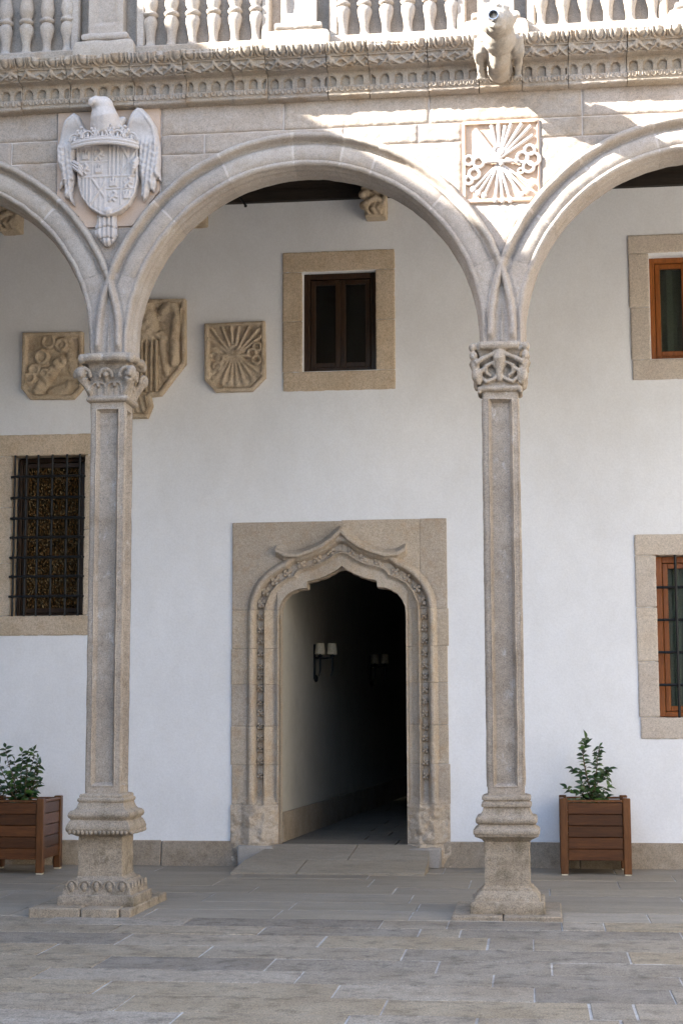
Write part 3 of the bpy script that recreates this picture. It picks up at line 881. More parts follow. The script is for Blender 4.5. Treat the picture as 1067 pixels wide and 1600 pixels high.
# ------------------------------------------------------------------ gallery ceiling
ceil = thing('gallery_ceiling', None, None, (-1.5, 11.6, 5.6), kind='structure')
x = -6.0
for i in range(16):
    m = MB(); yy = C + .2 + i * .19
    m.box(-6.0, 4.0, yy + .002, yy + .186, 5.78, 5.81); m.build('ceiling_board', M['beam'], ceil)
m = MB(); m.box(-6.0, 4.0, W - .045, W + .28, 5.512, 5.60); m.build('wall_plate', M['beam'], ceil)
m = MB(); m.box(-6.0, 4.0, W - .02, W + .28, 5.60, 5.80); m.build('wall_plate', M['beam'], ceil)
CBX = [-4.445, -2.83, -1.302, .25, 1.80]
for x in CBX:
    m = MB(); m.bbox(x - .09, x + .09, C + .2, W + .2, 5.565, 5.76, .008); m.build('ceiling_beam', M['beam'], ceil)
m = MB(); m.box(-6.0, 7.0, C + .1, W + .4, 5.815, 5.95); m.build('terrace_floor', M['dark_room'], ceil)

def corbel(x, kind, label):
    root = thing('carved_corbel', label, 'corbel', (x, W, 5.32), 'carved stone corbels under the ceiling beams')
    m = MB()
    y0 = W - .17
    m.bbox(x - .075, x + .105, y0 + .03, W + .02, 5.315, 5.56, .01)
    m.ell((x - .07, y0 + .02, 5.50), (.055, .055, .045)); m.ell((x - .085, y0 - .02, 5.49), (.03, .03, .025))
    m.ell((x + .05, y0 + .02, 5.53), (.07, .05, .03))
    m.ell((x - .07, y0 + .01, 5.405), (.045, .05, .038)); m.tube([(x - .05, y0, 5.43), (x + .02, y0 - .02, 5.46), (x + .07, y0, 5.44)], [.03, .028, .02])
    for q in (-.05, 0, .045):
        m.tube([(x + q + .02, y0 + .0, 5.42), (x + q - .01, y0 - .02, 5.37), (x + q + .02, y0 + .01, 5.325)], [.02, .018, .016])
    m.ell((x + .085, y0 + .03, 5.40), (.03, .04, .08))
    m.tube([(x + .08, y0 + .02, 5.52), (x + .10, y0, 5.45), (x + .06, y0, 5.36)], [.02, .024, .02])
    m.build('carving', M['plaque'], root, remesh=.008, post=.006, seed=kind)
    m = MB(); m.bbox(x - .10, x + .112, W - .165, W - .002, 5.535, 5.562, .004); m.build('bearing_block', M['plaque'], root)
corbel(CBX[0], 1, 'carved corbel high up at the left edge, seen through the left arch')
corbel(CBX[1], 2, 'carved corbel mostly hidden behind the rim of the middle arch')
corbel(CBX[2], 3, 'carved figure corbel under the crown of the middle arch, above the dark window')
hk = thing('iron_bracket', 'thin iron bracket hanging at the top of the wall under the middle arch', 'bracket', (-2.40, W, 5.5))
m = MB(); m.tube([(-2.46, W - .10, 5.58), (-2.39, W - .09, 5.47)], .010, 6); m.ell((-2.388, W - .09, 5.465), (.014, .014, .014), 8, 6); m.build('rod', M['iron'], hk, smooth=True)

# ------------------------------------------------------------------ carved plaques on the gallery wall
def arrows_field(X, Z, cx, cz, s, depth, spread=1.0):
    """bundle of arrows tied by a yoke; s = half size"""
    h = np.zeros(X.shape)
    for ang in (-58, -38, -20, -5, 8, 24, 42, 58):
        a = math.radians(ang)
        p0 = (cx + .12 * s * math.sin(a), cz); p1 = (cx + 1.15 * s * math.sin(a) * spread, cz + .95 * s * math.cos(a * .8))
        h = np.maximum(h, rdg(seg_d(X, Z, p0, p1), .058 * s, depth))
        q0 = (cx - .1 * s * math.sin(a), cz); q1 = (cx - .95 * s * math.sin(a), cz - .9 * s * math.cos(a * .8))
        h = np.maximum(h, rdg(seg_d(X, Z, q0, q1), .055 * s, depth * .9))
        h = np.maximum(h, dome(X, Z, q1[0], q1[1], .09 * s, .11 * s, depth))
    for x, z, r in ((-.62, -.02, .13), (-.45, -.10, .10), (-.55, -.34, .12), (.55, .02, .13), (.72, .22, .12), (.70, -.18, .12), (0, .22, .09)):
        d = np.abs(np.hypot(X - cx - x * s, Z - cz - z * s) - r * s)
        h = np.maximum(h, rdg(d, .05 * s, depth * 1.1))
    h = np.maximum(h, rdg(seg_d(X, Z, (cx - .45 * s, cz - .03 * s), (cx + .45 * s, cz - .03 * s)), .07 * s, depth * 1.2))
    return h

def plaque(name, label, outline, field, inner=.03, depth=.055):
    xs_ = [p[0] for p in outline]; zs_ = [p[1] for p in outline]
    root = thing(name, label, 'stone plaque', ((min(xs_) + max(xs_)) / 2, W, min(zs_)))
    def m(X, Z): return poly_sd(X, Z, outline) + .004 * (fbm(X, Z, 14, 4) - .4)
    def h(X, Z):
        d = -poly_sd(X, Z, outline)
        rim = np.interp(d, [0, .006, inner, inner + .014], [-.008, 0, 0, -.034])
        f = np.where(d > inner + .006, field(X, Z), 0)
        return rim + f + (fbm(X, Z, 26, 6) - .5) * .010
    relief('carved_slab', min(xs_) - .01, max(xs_) + .01, min(zs_) - .01, max(zs_) + .01, .0065, h, W - depth, W - .001, M['plaque'], root, m, angle=60)
PL = [(-4.318, 4.445), (-3.790, 4.438), (-3.784, 3.945), (-3.862, 3.860), (-4.245, 3.868), (-4.320, 3.960)]
def yoke(X, Z):
    h = np.zeros(X.shape)
    for x, z, r in ((-4.09, 4.36, .062), (-4.15, 4.23, .062), (-3.98, 4.33, .055), (-4.21, 4.12, .05), (-4.25, 4.05, .05), (-4.12, 4.09, .04)):
        d = np.hypot(X - x, Z - z)
        h = np.maximum(h, rdg(np.abs(d - r * .8), .018, .036)); h = np.maximum(h, rdg(d, r * .9, .020))
    h = np.maximum(h, rdg(seg_d(X, Z, (-4.18, 3.94), (-3.98, 4.20)), .05, .030) * (1 + .3 * np.sin((X + Z) * 60)))
    h = np.maximum(h, rdg(seg_d(X, Z, (-3.86, 4.10), (-3.93, 4.36)), .05, .016))
    h = np.maximum(h, rdg(seg_d(X, Z, (-4.05, 3.92), (-3.88, 3.98)), .05, .022))
    return h + .035 * np.clip(fbm(X, Z, 13, 21) - .35, 0, 1)
plaque('wall_plaque', 'worn brown stone plaque with carved rings, left of the left column', PL, yoke)
PR = [(-2.744, 4.472), (-2.229, 4.480), (-2.222, 3.995), (-2.334, 3.885), (-2.643, 3.885), (-2.738, 3.988)]
plaque('wall_plaque', 'worn brown stone plaque carved with a sheaf of arrows, left of the dark window', PR,
       lambda X, Z: arrows_field(X, Z, -2.49, 4.20, .27, .040) * np.clip(1.35 - 1.0 * fbm(X, Z, 7, 2), .1, 1) * np.clip(.55 + (X + Z - 1.55) * 1.6, .25, 1) + .034 * np.clip(fbm(X, Z, 15, 12) - .4, 0, 1), .028)
PM = [(-3.66, 4.705), (-2.905, 4.690), (-2.898, 4.135), (-3.106, 3.868), (-3.197, 3.861), (-3.179, 3.785), (-3.221, 3.680), (-3.43, 3.682), (-3.46, 3.86), (-3.66, 4.12)]
def eagle_old(X, Z):
    h = rdg(seg_d(X, Z, (-3.27, 4.62), (-3.23, 4.42)), .10, .035)
    h = np.maximum(h, rdg(line_d(X, Z, [(-3.10, 4.60), (-3.03, 4.64), (-2.97, 4.58), (-3.0, 4.35), (-2.99, 4.15)]), .045, .034))
    h = np.maximum(h, rdg(line_d(X, Z, [(-3.40, 4.42), (-3.22, 4.41), (-3.08, 4.36)]), .03, .032))
    sh = sd_box(X, Z, -3.27, 4.12, .15, .22)
    h = np.maximum(h, np.where(sh < 0, .018 + .012 * np.sign(np.sin((X + 3.2) * 2 * PI / .042)), 0))
    h = np.maximum(h, rdg(seg_d(X, Z, (-3.12, 4.40), (-3.06, 4.05)), .03, .022))
    h = np.maximum(h, np.where(Z < 3.87, .020 + .008 * np.sin((X + Z * .3) * 120), 0))
    return h * 1.35 + .04 * np.clip(fbm(X, Z, 12, 33) - .4, 0, 1)
plaque('wall_plaque', 'tall worn brown plaque with an eagle and striped shield, half behind the left column', PM, eagle_old, .03, .07)

# ================================================================== arcade
arcade = thing('arcade_wall', 'granite wall carried by the arches below the carved cornice', 'wall', (-1.5, C, 3.6), kind='thing')
# backing wall with arched openings
def backing():
    xs_ = np.arange(-6.0, 3.02, .03)
    def bot(x):
        z = 3.55
        hit = False
        for cx in AX:
            dx = abs(x - cx)
            if dx < RI + .05:
                hit = True
                z = max(z, AZ + math.sqrt(max(0, (RI + .05) ** 2 - dx * dx)))
        return z if hit else 3.56
    yf, yk = C + .026, C + .24
    V = []; F = []
    for x in xs_:
        b = bot(x); V += [(x, yf, b), (x, yf, 5.8), (x, yk, b), (x, yk, 5.8)]
    for i in range(len(xs_) - 1):
        a, b = i * 4, i * 4 + 4
        F += [[a, b, b + 1, a + 1], [a + 2, a + 3, b + 3, b + 2], [a, a + 2, b + 2, b]]
    return np_mesh('wall_core', V, F, False)
link_mesh('wall_core', backing(), M['mortar'], arcade)

def arc_out(X, Z, r=RO - .004):
    m = np.full(X.shape, -9.0)
    for cx in AX:
        d = np.where(Z > AZ, np.hypot(X - cx, Z - AZ), np.abs(X - cx))
        m = np.maximum(m, r - d)
    return m
def wall_stone(x0, x1, z0, z1, seed):
    cx, cz, hx, hz = (x0 + x1) / 2, (z0 + z1) / 2, (x1 - x0) / 2 - .0035, (z1 - z0) / 2 - .0035
    def m(X, Z):
        return np.maximum(sd_box(X, Z, cx, cz, hx, hz) + .006 * (fbm(X, Z, 16, seed) - .4), arc_out(X, Z))
    def h(X, Z):
        b = m(X, Z)
        return .004 + (fbm(X, Z, 34, seed + 2) - .5) * .009 - .007 * np.clip(1 + b / .010, 0, 1)
    relief('wall_stone', x0, x1, z0, z1, .011, h, C + .018, C + .03, M['granite'], arcade, m)
T = 5.20
courses = [
    (5.0, T, [-5.4, -4.6, -3.85, -3.104]), (5.0, T, [-2.408, -1.594, -.646, .33, 1.25, 2.0, 2.9]),
    (4.847, 5.0, [-5.4, -4.9, -3.42, -3.104]), (4.865, 5.0, [-2.408, -2.118, -1.2]), (4.872, 5.0, [-1.2, -.718, -.437]), (4.872, 5.0, [.060, .33, 1.5, 2.9]),
    (4.42, 4.847, [-5.4, -4.2, -3.104]), (4.42, 4.865, [-2.408, -1.6]), (4.42, 4.872, [-1.2, -.437]), (4.42, 4.872, [.060, 1.2, 2.9]),
    (4.05, 4.388, [-3.2, -2.3]), (4.05, 4.447, [-.7, .3]), (4.447, 4.60, [-.437, -.4]),
]
s = 100
for z0, z1, js in courses:
    for a, b in zip(js[:-1], js[1:]):
        s += 1
        wall_stone(a, b, z0, z1, s)

# arch rings
PROF = [(1.362, -.012), (1.362, .012), (1.358, .024), (1.350, .038), (1.338, .043), (1.326, .039), (1.318, .028), (1.312, .006), (1.304, -.016), (1.290, -.020), (1.278, .002),
        (1.262, .009), (1.235, .012), (1.208, .010), (1.186, .004), (1.178, -.002), (1.168, .006), (1.158, .006), (1.148, -.004), (1.142, -.016), (1.146, -.030), (1.141, -.045), (1.132, -.060),
        (1.130, -.075), (1.138, -.090), (1.132, -.105), (1.122, -.120), (1.120, -.150), (1.120, -.235)]
PROF = [(r, C - p) for r, p in PROF]
def apt(cx, r, y, a):
    """a = angle from the springing (0, right side) to PI (left side); straight below the springing"""
    return (cx + r * math.cos(a), y, AZ + r * math.sin(a))
A0 = math.asin(.49 / RO)          # where neighbouring rings cross
def voussoir(cx, a0, a1, parent, seed, core=False):
    n = max(4, int((a1 - a0) * 1.3 / .025))
    g = .0011 / RO
    a0, a1 = a0 + g, a1 - g
    m = MB(); V = []; F = []
    P = PROF + [(1.362, C + .20)]
    k = len(P)
    if core: P = [(r + (.0022 if q >= 20 else 0), y + (.0022 if q < 22 else 0)) for q, (r, y) in enumerate(P)]
    for i in range(n + 1):
        a = a0 + (a1 - a0) * i / n
        V += [apt(cx, r, y, a) for r, y in P]
    V = np.array(V)
    ch = np.zeros(len(V)); ch[:k] = .003; ch[-k:] = .003
    V[:, 1] += ch * (V[:, 1] < C + .0)
    V = jitter(V, .007, 14, 3)
    for i in range(n):
        for j in range(k):
            j2 = (j + 1) % k
            F.append([i * k + j, (i + 1) * k + j, (i + 1) * k + j2, i * k + j2])
    F.append(list(range(k))); F.append([n * k + j for j in range(k - 1, -1, -1)])
    nm = 'joint_mortar' if core else 'voussoir'
    me = np_mesh(nm, V, F, True, 55)
    link_mesh(nm, me, M['joint'] if core else M['arch'], parent)
arch_labels = ['left granite arch, cut off by the left edge of the view', 'middle granite arch spanning between the two columns, framing the doorway', 'right granite arch in sun and shade, cut off by the right edge of the view']
divs = [[0.44, .80, 1.18, 1.53, 1.95, 2.35], [.78, 1.18, 1.36, 1.62, 1.99, 2.38], [.8, 1.15, 1.5, 1.80, 2.18, 2.52]]
arches = []
for i, cx in enumerate(AX):
    root = thing('stone_arch', arch_labels[i], 'arch', (cx, C, AZ), 'arches of the arcade')
    arches.append(root)
    ds = [A0] + [d for d in divs[i] if d > A0 + .1] + [PI - A0]
    for j, (a, b) in enumerate(zip(ds[:-1], ds[1:])):
        voussoir(cx, a, b, root, 11 * i + j)
    voussoir(cx, A0 + .004, PI - A0 - .004, root, 0, True)

# springers where two arch rings cross above a capital
def springer(xc, seed):
    cl, cr = xc - BAY / 2, xc + BAY / 2         # arch centres left and right of the column
    zb, ztop = 3.535, AZ + .49 + .001
    rr = [p[0] for p in PROF]; yy = [p[1] for p in PROF]
    ri, si = np.array(rr[:20][::-1]), np.array(yy[:20][::-1])
    def surf(x, z):
        out = []
        for c in (cl, cr):
            r = np.where(z > AZ, np.hypot(x - c, z - AZ), np.abs(x - c))
            p = C - np.interp(r, ri, si)
            out.append((r, p))
        (r1, p1), (r2, p2) = out
        def rib(r): return rdg(np.abs(r - 1.338), .024, .038)
        def grv(r): return -rdg(np.abs(r - 1.296), .020, .014) - rdg(np.abs(r - 1.37), .010, .006)
        def edge(r): return np.interp(r, [1.142, 1.148, 1.158, 1.168, 1.178, 1.19], [-.016, -.004, .006, .006, -.002, .004])
        e = np.minimum(edge(r1), edge(r2))
        h = e + np.minimum(grv(r1), grv(r2)) + .003
        rb = np.maximum(rib(r1), rib(r2)) * np.clip((z - 3.545) / .05, 0, 1)
        h = np.where(rb > .004, np.maximum(h, rb), h)
        return h
    nt = 64; ns = 26
    T_ = np.linspace(0, 1, nt)
    soff = PROF[20:]
    m = MB()
    for sgn, c in ((1, cl), (-1, cr)):
        V = []; F = []
        ncol = ns + 1 + len(soff)
        for t in T_:
            zc = zb + (ztop - zb) * t
            # edge point on the inner arc (angle A0 at the top)
            zi = zb + (AZ + RI * math.sin(A0) - zb) * t
            if zi > AZ: a = math.asin(min(1, (zi - AZ) / RI)); xi = RI * math.cos(a)
            else: a = 0; xi = RI
            xi = c + sgn * xi
            row = []
            for q in range(ns + 1):
                u = 1 - q / ns
                row.append((xc + (xi - xc) * u, 0, zc + (zi - zc) * u))
            S = np.array(row)[::-1]       # from centre ... to edge
            S[:, 1] = C - surf(S[:, 0], S[:, 2])
            V += S.tolist()
            S = []
            for r, y in soff:
                if zi > AZ: S.append((c + sgn * r * math.cos(a), y, AZ + r * math.sin(a)))
                else: S.append((c + sgn * r, y, zi))
            V += S
        V = jitter(np.array(V), .007, 14, 3)
        V[V[:, 0] * 0 + np.abs(V[:, 0] - xc) < .002, 0] = xc
        for i in range(nt - 1):
            for j in range(ncol - 1):
                q = [i * ncol + j, i * ncol + j + 1, (i + 1) * ncol + j + 1, (i + 1) * ncol + j]
                F.append(q if sgn < 0 else q[::-1])
        m.add(V.tolist(), F)
    me = m.mesh('springer', smooth=True, angle=55)
    link_mesh('springer', me, M['arch'], arcade)
    # solid core behind the carved face
    k = MB(); k.box(xc - .10, xc + .10, C + .03, C + .235, 3.53, 4.05); k.build('springer_core', M['arch'], arcade)
for i, xc in enumerate([AX[0] - BAY / 2, AX[0] + BAY / 2, AX[1] + BAY / 2, AX[2] + BAY / 2]):
    springer(xc, 70 + i)

# ------------------------------------------------------------------ columns
CY = C + .118
def shaft_mesh():
    H = .112
    xs_ = np.array([-H, -.106, -.092, -.080, -.074, -.070, -.066, -.060, -.054, -.03, 0, .03, .054, .060, .066, .070, .074, .080, .092, .106, H])
    zs_ = np.concatenate([[.72, .735, .75], np.linspace(.765, .83, 12), np.linspace(.86, 3.10, 60), np.linspace(3.125, 3.20, 12), [3.215, 3.235, 3.262]])
    X, Z = np.meshgrid(xs_, zs_)
    d = -sd_box(X, Z, 0, (.775 + 3.185) / 2, .077, (3.185 - .775) / 2)     # inside the panel > 0
    h = np.interp(d, [-.02, 0, .004, .010, .014, .024], [0, 0, .008, -.006, -.018, -.036])
    h = h - np.interp(np.abs(X), [.098, .112], [0, .006])
    V = []; F = []
    nz, nx = X.shape
    for k in range(4):
        a = k * PI / 2; ca, sa = math.cos(a), math.sin(a)
        y = -H - h
        P = np.stack([(X * ca - y * sa).ravel(), (X * sa + y * ca).ravel(), Z.ravel()], 1)
        o = len(V); V += P.tolist()
        for i in range(nz - 1):
            for j in range(nx - 1):
                q = o + i * nx + j
                F.append([q, q + 1, q + nx + 1, q + nx])
    return np.array(V), F
SV, SF = shaft_mesh()

def column(x, kind, label, group='columns of the arcade'):
    root = thing('stone_column', label, 'column', (x, CY, 0), group)
    seed = 200 + kind * 10
    # plinth slab, sunk in the paving
    m = MB()
    if kind == 0:
        m.bbox(x - .377, x - .06, 9.805, 10.72, -.02, .055, .008); m.bbox(x - .054, x + .18, 9.805, 10.72, -.02, .055, .008)
        m.bbox(x + .186, x + .252, 9.83, 10.80, -.02, .052, .008)
    else:
        m.bbox(x - .332, x - .03, 9.87, 10.62, -.02, .030, .008); m.bbox(x - .024, x + .325, 9.87, 10.62, -.02, .030, .008)
    m.build('plinth_slab', M['pedestal'], root, smooth=True, jit=.006, seed=seed)
    z0 = .05 if kind == 0 else .028
    m = MB()
    if kind == 0:
        m.sqlathe(x, CY, [(.240, z0), (.242, .056), (.242, .112), (.239, .116), (.220, .118), (.218, .124), (.214, .150), (.202, .178), (.186, .192), (.182, .194), (.180, .202), (.172, .205), (.154, .212), (.146, .225)], 24, .06)
        for i in range(5):
            for ax in (0, 1):
                t = -.16 + .08 * i
                c = (x + t, CY - .214, .163) if ax == 0 else (x + .214, CY + t, .163)
                m.ell(c, (.020, .010, .030) if ax == 0 else (.010, .020, .030), 8, 6)
                if ax == 0: m.ring((c[0], c[1] + .004, c[2] + .002), .034, .008, 14, 5)
    else:
        m.sqlathe(x, CY, [(.220, z0), (.222, .034), (.222, .098), (.219, .102), (.199, .103), (.197, .107), (.197, .118), (.190, .130), (.176, .146), (.160, .158), (.155, .160), (.154, .172), (.150, .174), (.142, .176), (.139, .190)], 24, .06)
    m.build('base', M['pedestal'], root, smooth=True, angle=50, jit=.007, js=14, seed=seed)
    zt = .475 if kind == 0 else .462
    hw = .140 if kind == 0 else .137
    m = MB(); zz = np.linspace(.20 if kind == 0 else .18, zt, 14)
    m.sqlathe(x, CY, [(hw + .002 * math.sin(z * 60), z) for z in zz], 22, .05)
    m.build('pedestal', M['pedestal'], root, smooth=True, angle=50, jit=.006, js=16, seed=seed + 1)
    m = MB()
    if kind == 0:
        pr = [(.148, .468), (.170, .478), (.196, .492), (.208, .505), (.210, .520), (.204, .538), (.196, .552), (.190, .562), (.182, .568), (.184, .576), (.194, .584), (.200, .598), (.196, .614), (.184, .624), (.166, .630), (.155, .644), (.148, .662), (.144, .676), (.150, .682), (.152, .694), (.146, .702), (.140, .706), (.142, .716), (.136, .726), (.118, .730)]
    else:
        pr = [(.139, .450), (.142, .452), (.150, .462), (.172, .474), (.190, .482), (.192, .486), (.192, .494), (.198, .497), (.200, .508), (.198, .522), (.192, .526), (.178, .534), (.170, .548), (.169, .554), (.176, .557), (.184, .566), (.186, .582), (.180, .596), (.172, .600), (.160, .603), (.150, .618), (.141, .640), (.139, .652), (.140, .655), (.148, .657), (.151, .668), (.148, .680), (.141, .683), (.137, .690), (.138, .696), (.146, .699), (.147, .710), (.144, .720), (.132, .725), (.118, .728)]
    m.sqlathe(x, CY, pr, 24, .06)
    if kind == 0:
        for i in range(14):
            t = -.18 + .36 * i / 13
            m.ell((x + t, CY - .205, .495), (.012, .010, .014), 6, 5); m.ell((x + .205, CY + t, .495), (.010, .012, .014), 6, 5)
    m.build('base_moulding', M['pedestal'], root, smooth=True, angle=50, jit=.006, js=15, seed=seed + 2)
    V = SV + np.array([x, CY, 0]); V = jitter(V, .004, 7, seed + 3); V = jitter(V, .004, 30, seed + 4)
    link_mesh('shaft', np_mesh('shaft', V, SF, True, 38), M['column'], root)
    # capital
    m = MB()
    F_, R2 = CY, x
    m.sqlathe(x, CY, [(.118, 3.225), (.136, 3.232), (.142, 3.245), (.138, 3.258), (.124, 3.264), (.118, 3.275), (.118, 3.38), (.128, 3.45), (.142, 3.50)], 12, .08)
    def faces(fn):
        for k_ in (0, 1, 3):
            a = k_ * PI / 2
            ca, sa = math.cos(a), math.sin(a)
            def tr(u, d, z): return (x + u * ca + d * sa, CY + u * sa - d * ca, z)
            fn(tr)
    if kind == 0:
        def fn(tr):
            for c in (-.060, .048):                      # pointed trefoil arcades
                pts = []
                for t in np.linspace(0, 1, 9):
                    a = PI * t
                    pts.append(tr(c - .045 * math.cos(a), .128, 3.325 + .030 * math.sin(a)))
                pts = [tr(c - .045, .122, 3.275)] + pts + [tr(c + .045, .122, 3.275)]
                m.tube(pts, .008, 6)
                m.tube([tr(c, .128, 3.355), tr(c, .130, 3.322)], [.007, .013], 6)
                m.tube([tr(c, .120, 3.31), tr(c, .120, 3.27)], .006, 6)
            for c, d, w in ((-.155, .160, .050), (-.005, .150, .042), (.140, .160, .048)):   # curled volutes
                pts = []
                for t in np.linspace(-.1, 1.1, 12):
                    a = PI * t
                    pts.append(tr(c - w * math.cos(a), d + .012 * math.sin(a), 3.395 + w * .95 * math.sin(a)))
                m.tube(pts, .013, 7)
                m.ell(tr(c, d + .002, 3.400), (.020, .020, .020), 8, 6)
                m.tube([tr(c, d - .01, 3.40), tr(c * .8, d - .04, 3.33)], [.020, .008], 6)
            m.tube([tr(-.165, .150, 3.375), tr(-.12, .13, 3.30), tr(-.11, .125, 3.27)], [.03, .014, .008], 6)
            m.tube([tr(.15, .150, 3.375), tr(.12, .13, 3.30), tr(.11, .125, 3.27)], [.03, .014, .008], 6)
            # scalloped abacus
            for c0, c1 in ((-.158, -.022), (-.018, .140)):
                pts = [tr(c0 + (c1 - c0) * t, .150 + .022 * math.sin(PI * t), 3.510) for t in np.linspace(0, 1, 7)]
                m.tube(pts, [.030] * 7, 8)
        faces(fn)
        m.sqlathe(x, CY, [(.150, 3.475), (.158, 3.49), (.162, 3.53), (.150, 3.545)], 8, .1)
        for sx_, sy_ in ((-1, -1), (1, -1), (1, 1)):
            m.ell((x + sx_ * .160, CY + sy_ * .160, 3.505), (.030, .030, .034), 8, 6); m.ell((x + sx_ * .168, CY + sy_ * .165, 3.41), (.034, .034, .045), 8, 6)
    else:
        def fn(tr):
            # central lozenge with scrolled legs
            m.tube([tr(0, .148, 3.49), tr(.0, .158, 3.43), tr(0, .145, 3.37), tr(0, .135, 3.29)], [.020, .040, .026, .016], 8)
            for s_ in (-1, 1):
                m.tube([tr(s_ * .01, .150, 3.485), tr(s_ * .05, .158, 3.455), tr(s_ * .11, .165, 3.425), tr(s_ * .15, .165, 3.40)], [.012, .014, .017, .02], 7)
                m.tube([tr(s_ * .020, .140, 3.37), tr(s_ * .045, .150, 3.405), tr(s_ * .085, .155, 3.385), tr(s_ * .085, .145, 3.345), tr(s_ * .055, .138, 3.320)], [.010, .013, .015, .014, .011], 7)
                m.tube([tr(s_ * .01, .134, 3.33), tr(s_ * .04, .138, 3.30), tr(s_ * .08, .140, 3.285), tr(s_ * .115, .138, 3.315)], [.010, .013, .014, .012], 7)
                m.tube([tr(s_ * .085, .15, 3.375), tr(s_ * .12, .155, 3.35), tr(s_ * .125, .14, 3.29)], [.015, .017, .014], 7)
                m.ell(tr(s_ * .145, .150, 3.33), (.026, .026, .05), 8, 6)
            m.tube([tr(-.12, .150, 3.515), tr(.0, .158, 3.512), tr(.12, .150, 3.515)], [.026, .028, .026], 8)
            m.ell(tr(0, .150, 3.47), (.03, .03, .03), 8, 6)
        faces(fn)
        m.sqlathe(x, CY, [(.135, 3.475), (.146, 3.49), (.150, 3.525), (.140, 3.543)], 8, .1)
        for sx_, sy_ in ((-1, -1), (1, -1), (1, 1)):
            cx_, cy_ = x + sx_ * .158, CY + sy_ * .150
            m.ell((cx_ + sx_ * .010, cy_, 3.505), (.024, .024, .028), 8, 6)
            m.ell((cx_ + sx_ * .004, cy_, 3.45), (.026, .026, .032), 8, 6)
            m.ell((cx_ - sx_ * .008, cy_ + .01, 3.385), (.030, .030, .05), 8, 6)
            m.tube([(cx_ - sx_ * .01, cy_, 3.35), (cx_ - sx_ * .03, cy_ + .01, 3.27)], [.024, .014], 7)
        for s_ in (-1, 1):
            m.bbox(x + s_ * .130 - .010, x + s_ * .130 + .010, CY - .135, CY + .02, 3.215, 3.25, .004)
    m.build('capital', M['column'], root, remesh=.0055, post=.003, seed=seed + 5)
    return root
c0 = column(COLX[0], 0, 'left granite column with a leafy scrolled capital and eggs carved on its foot')
c1 = column(COLX[1], 1, 'right granite column with carved figures on its capital and a plain stepped foot')
for k_, xx in ((-1, AX[0] - BAY / 2), (1, AX[2] + BAY / 2)):
    c = copy_tree(c1, (xx, CY, 0)); c['label'] = ('granite column beyond the left edge of the view' if k_ < 0 else 'granite column beyond the right edge of the view')

# ------------------------------------------------------------------ cornice
corn = thing('carved_cornice', 'carved granite cornice with egg, leaf and small arch bands running above the arches', 'cornice', (-1.5, C, 5.2))
KEY = [(-.02, 5.475), (.10, 5.478), (.238, 5.478), (.248, 5.474), (.252, 5.466), (.243, 5.446), (.222, 5.426), (.196, 5.416), (.190, 5.414), (.188, 5.406), (.183, 5.402),
       (.176, 5.384), (.156, 5.364), (.130, 5.353), (.090, 5.351), (.056, 5.350), (.050, 5.343), (.046, 5.335), (.045, 5.262), (.050, 5.252), (.072, 5.248), (.080, 5.242),
       (.078, 5.232), (.070, 5.218), (.060, 5.209), (.058, 5.205), (.064, 5.200), (.062, 5.192), (.050, 5.187), (-.02, 5.184)]
KEY = [(p * .86 if p > 0 else p, z + .06 * max(p, 0)) for p, z in KEY]
def resample():
    P = []; Bd = []
    band = lambda i: 'egg' if 4 <= i < 7 else 'leaf' if 10 <= i < 13 else 'niche' if 16 <= i < 18 else 'dart' if 21 <= i < 24 else ''
    for i in range(len(KEY) - 1):
        a, b = KEY[i], KEY[i + 1]
        L_ = math.hypot(b[0] - a[0], b[1] - a[1])
        n = 1 if not band(i) else max(2, int(L_ / .0052))
        for q in range(n):
            t = q / n
            P.append((a[0] + (b[0] - a[0]) * t, a[1] + (b[1] - a[1]) * t)); Bd.append(band(i))
    P.append(KEY[-1]); Bd.append('')
    return np.array(P), Bd
CP, CB = resample()
def band_v(nm):
    idx = [i for i, b in enumerate(CB) if b == nm]
    v = np.zeros(len(CB)); v[idx] = np.linspace(0, 1, len(idx)); return idx, v
nrm = np.gradient(CP, axis=0); nrm = np.stack([-nrm[:, 1], nrm[:, 0]], 1); nrm /= np.linalg.norm(nrm, axis=1)[:, None] + 1e-9
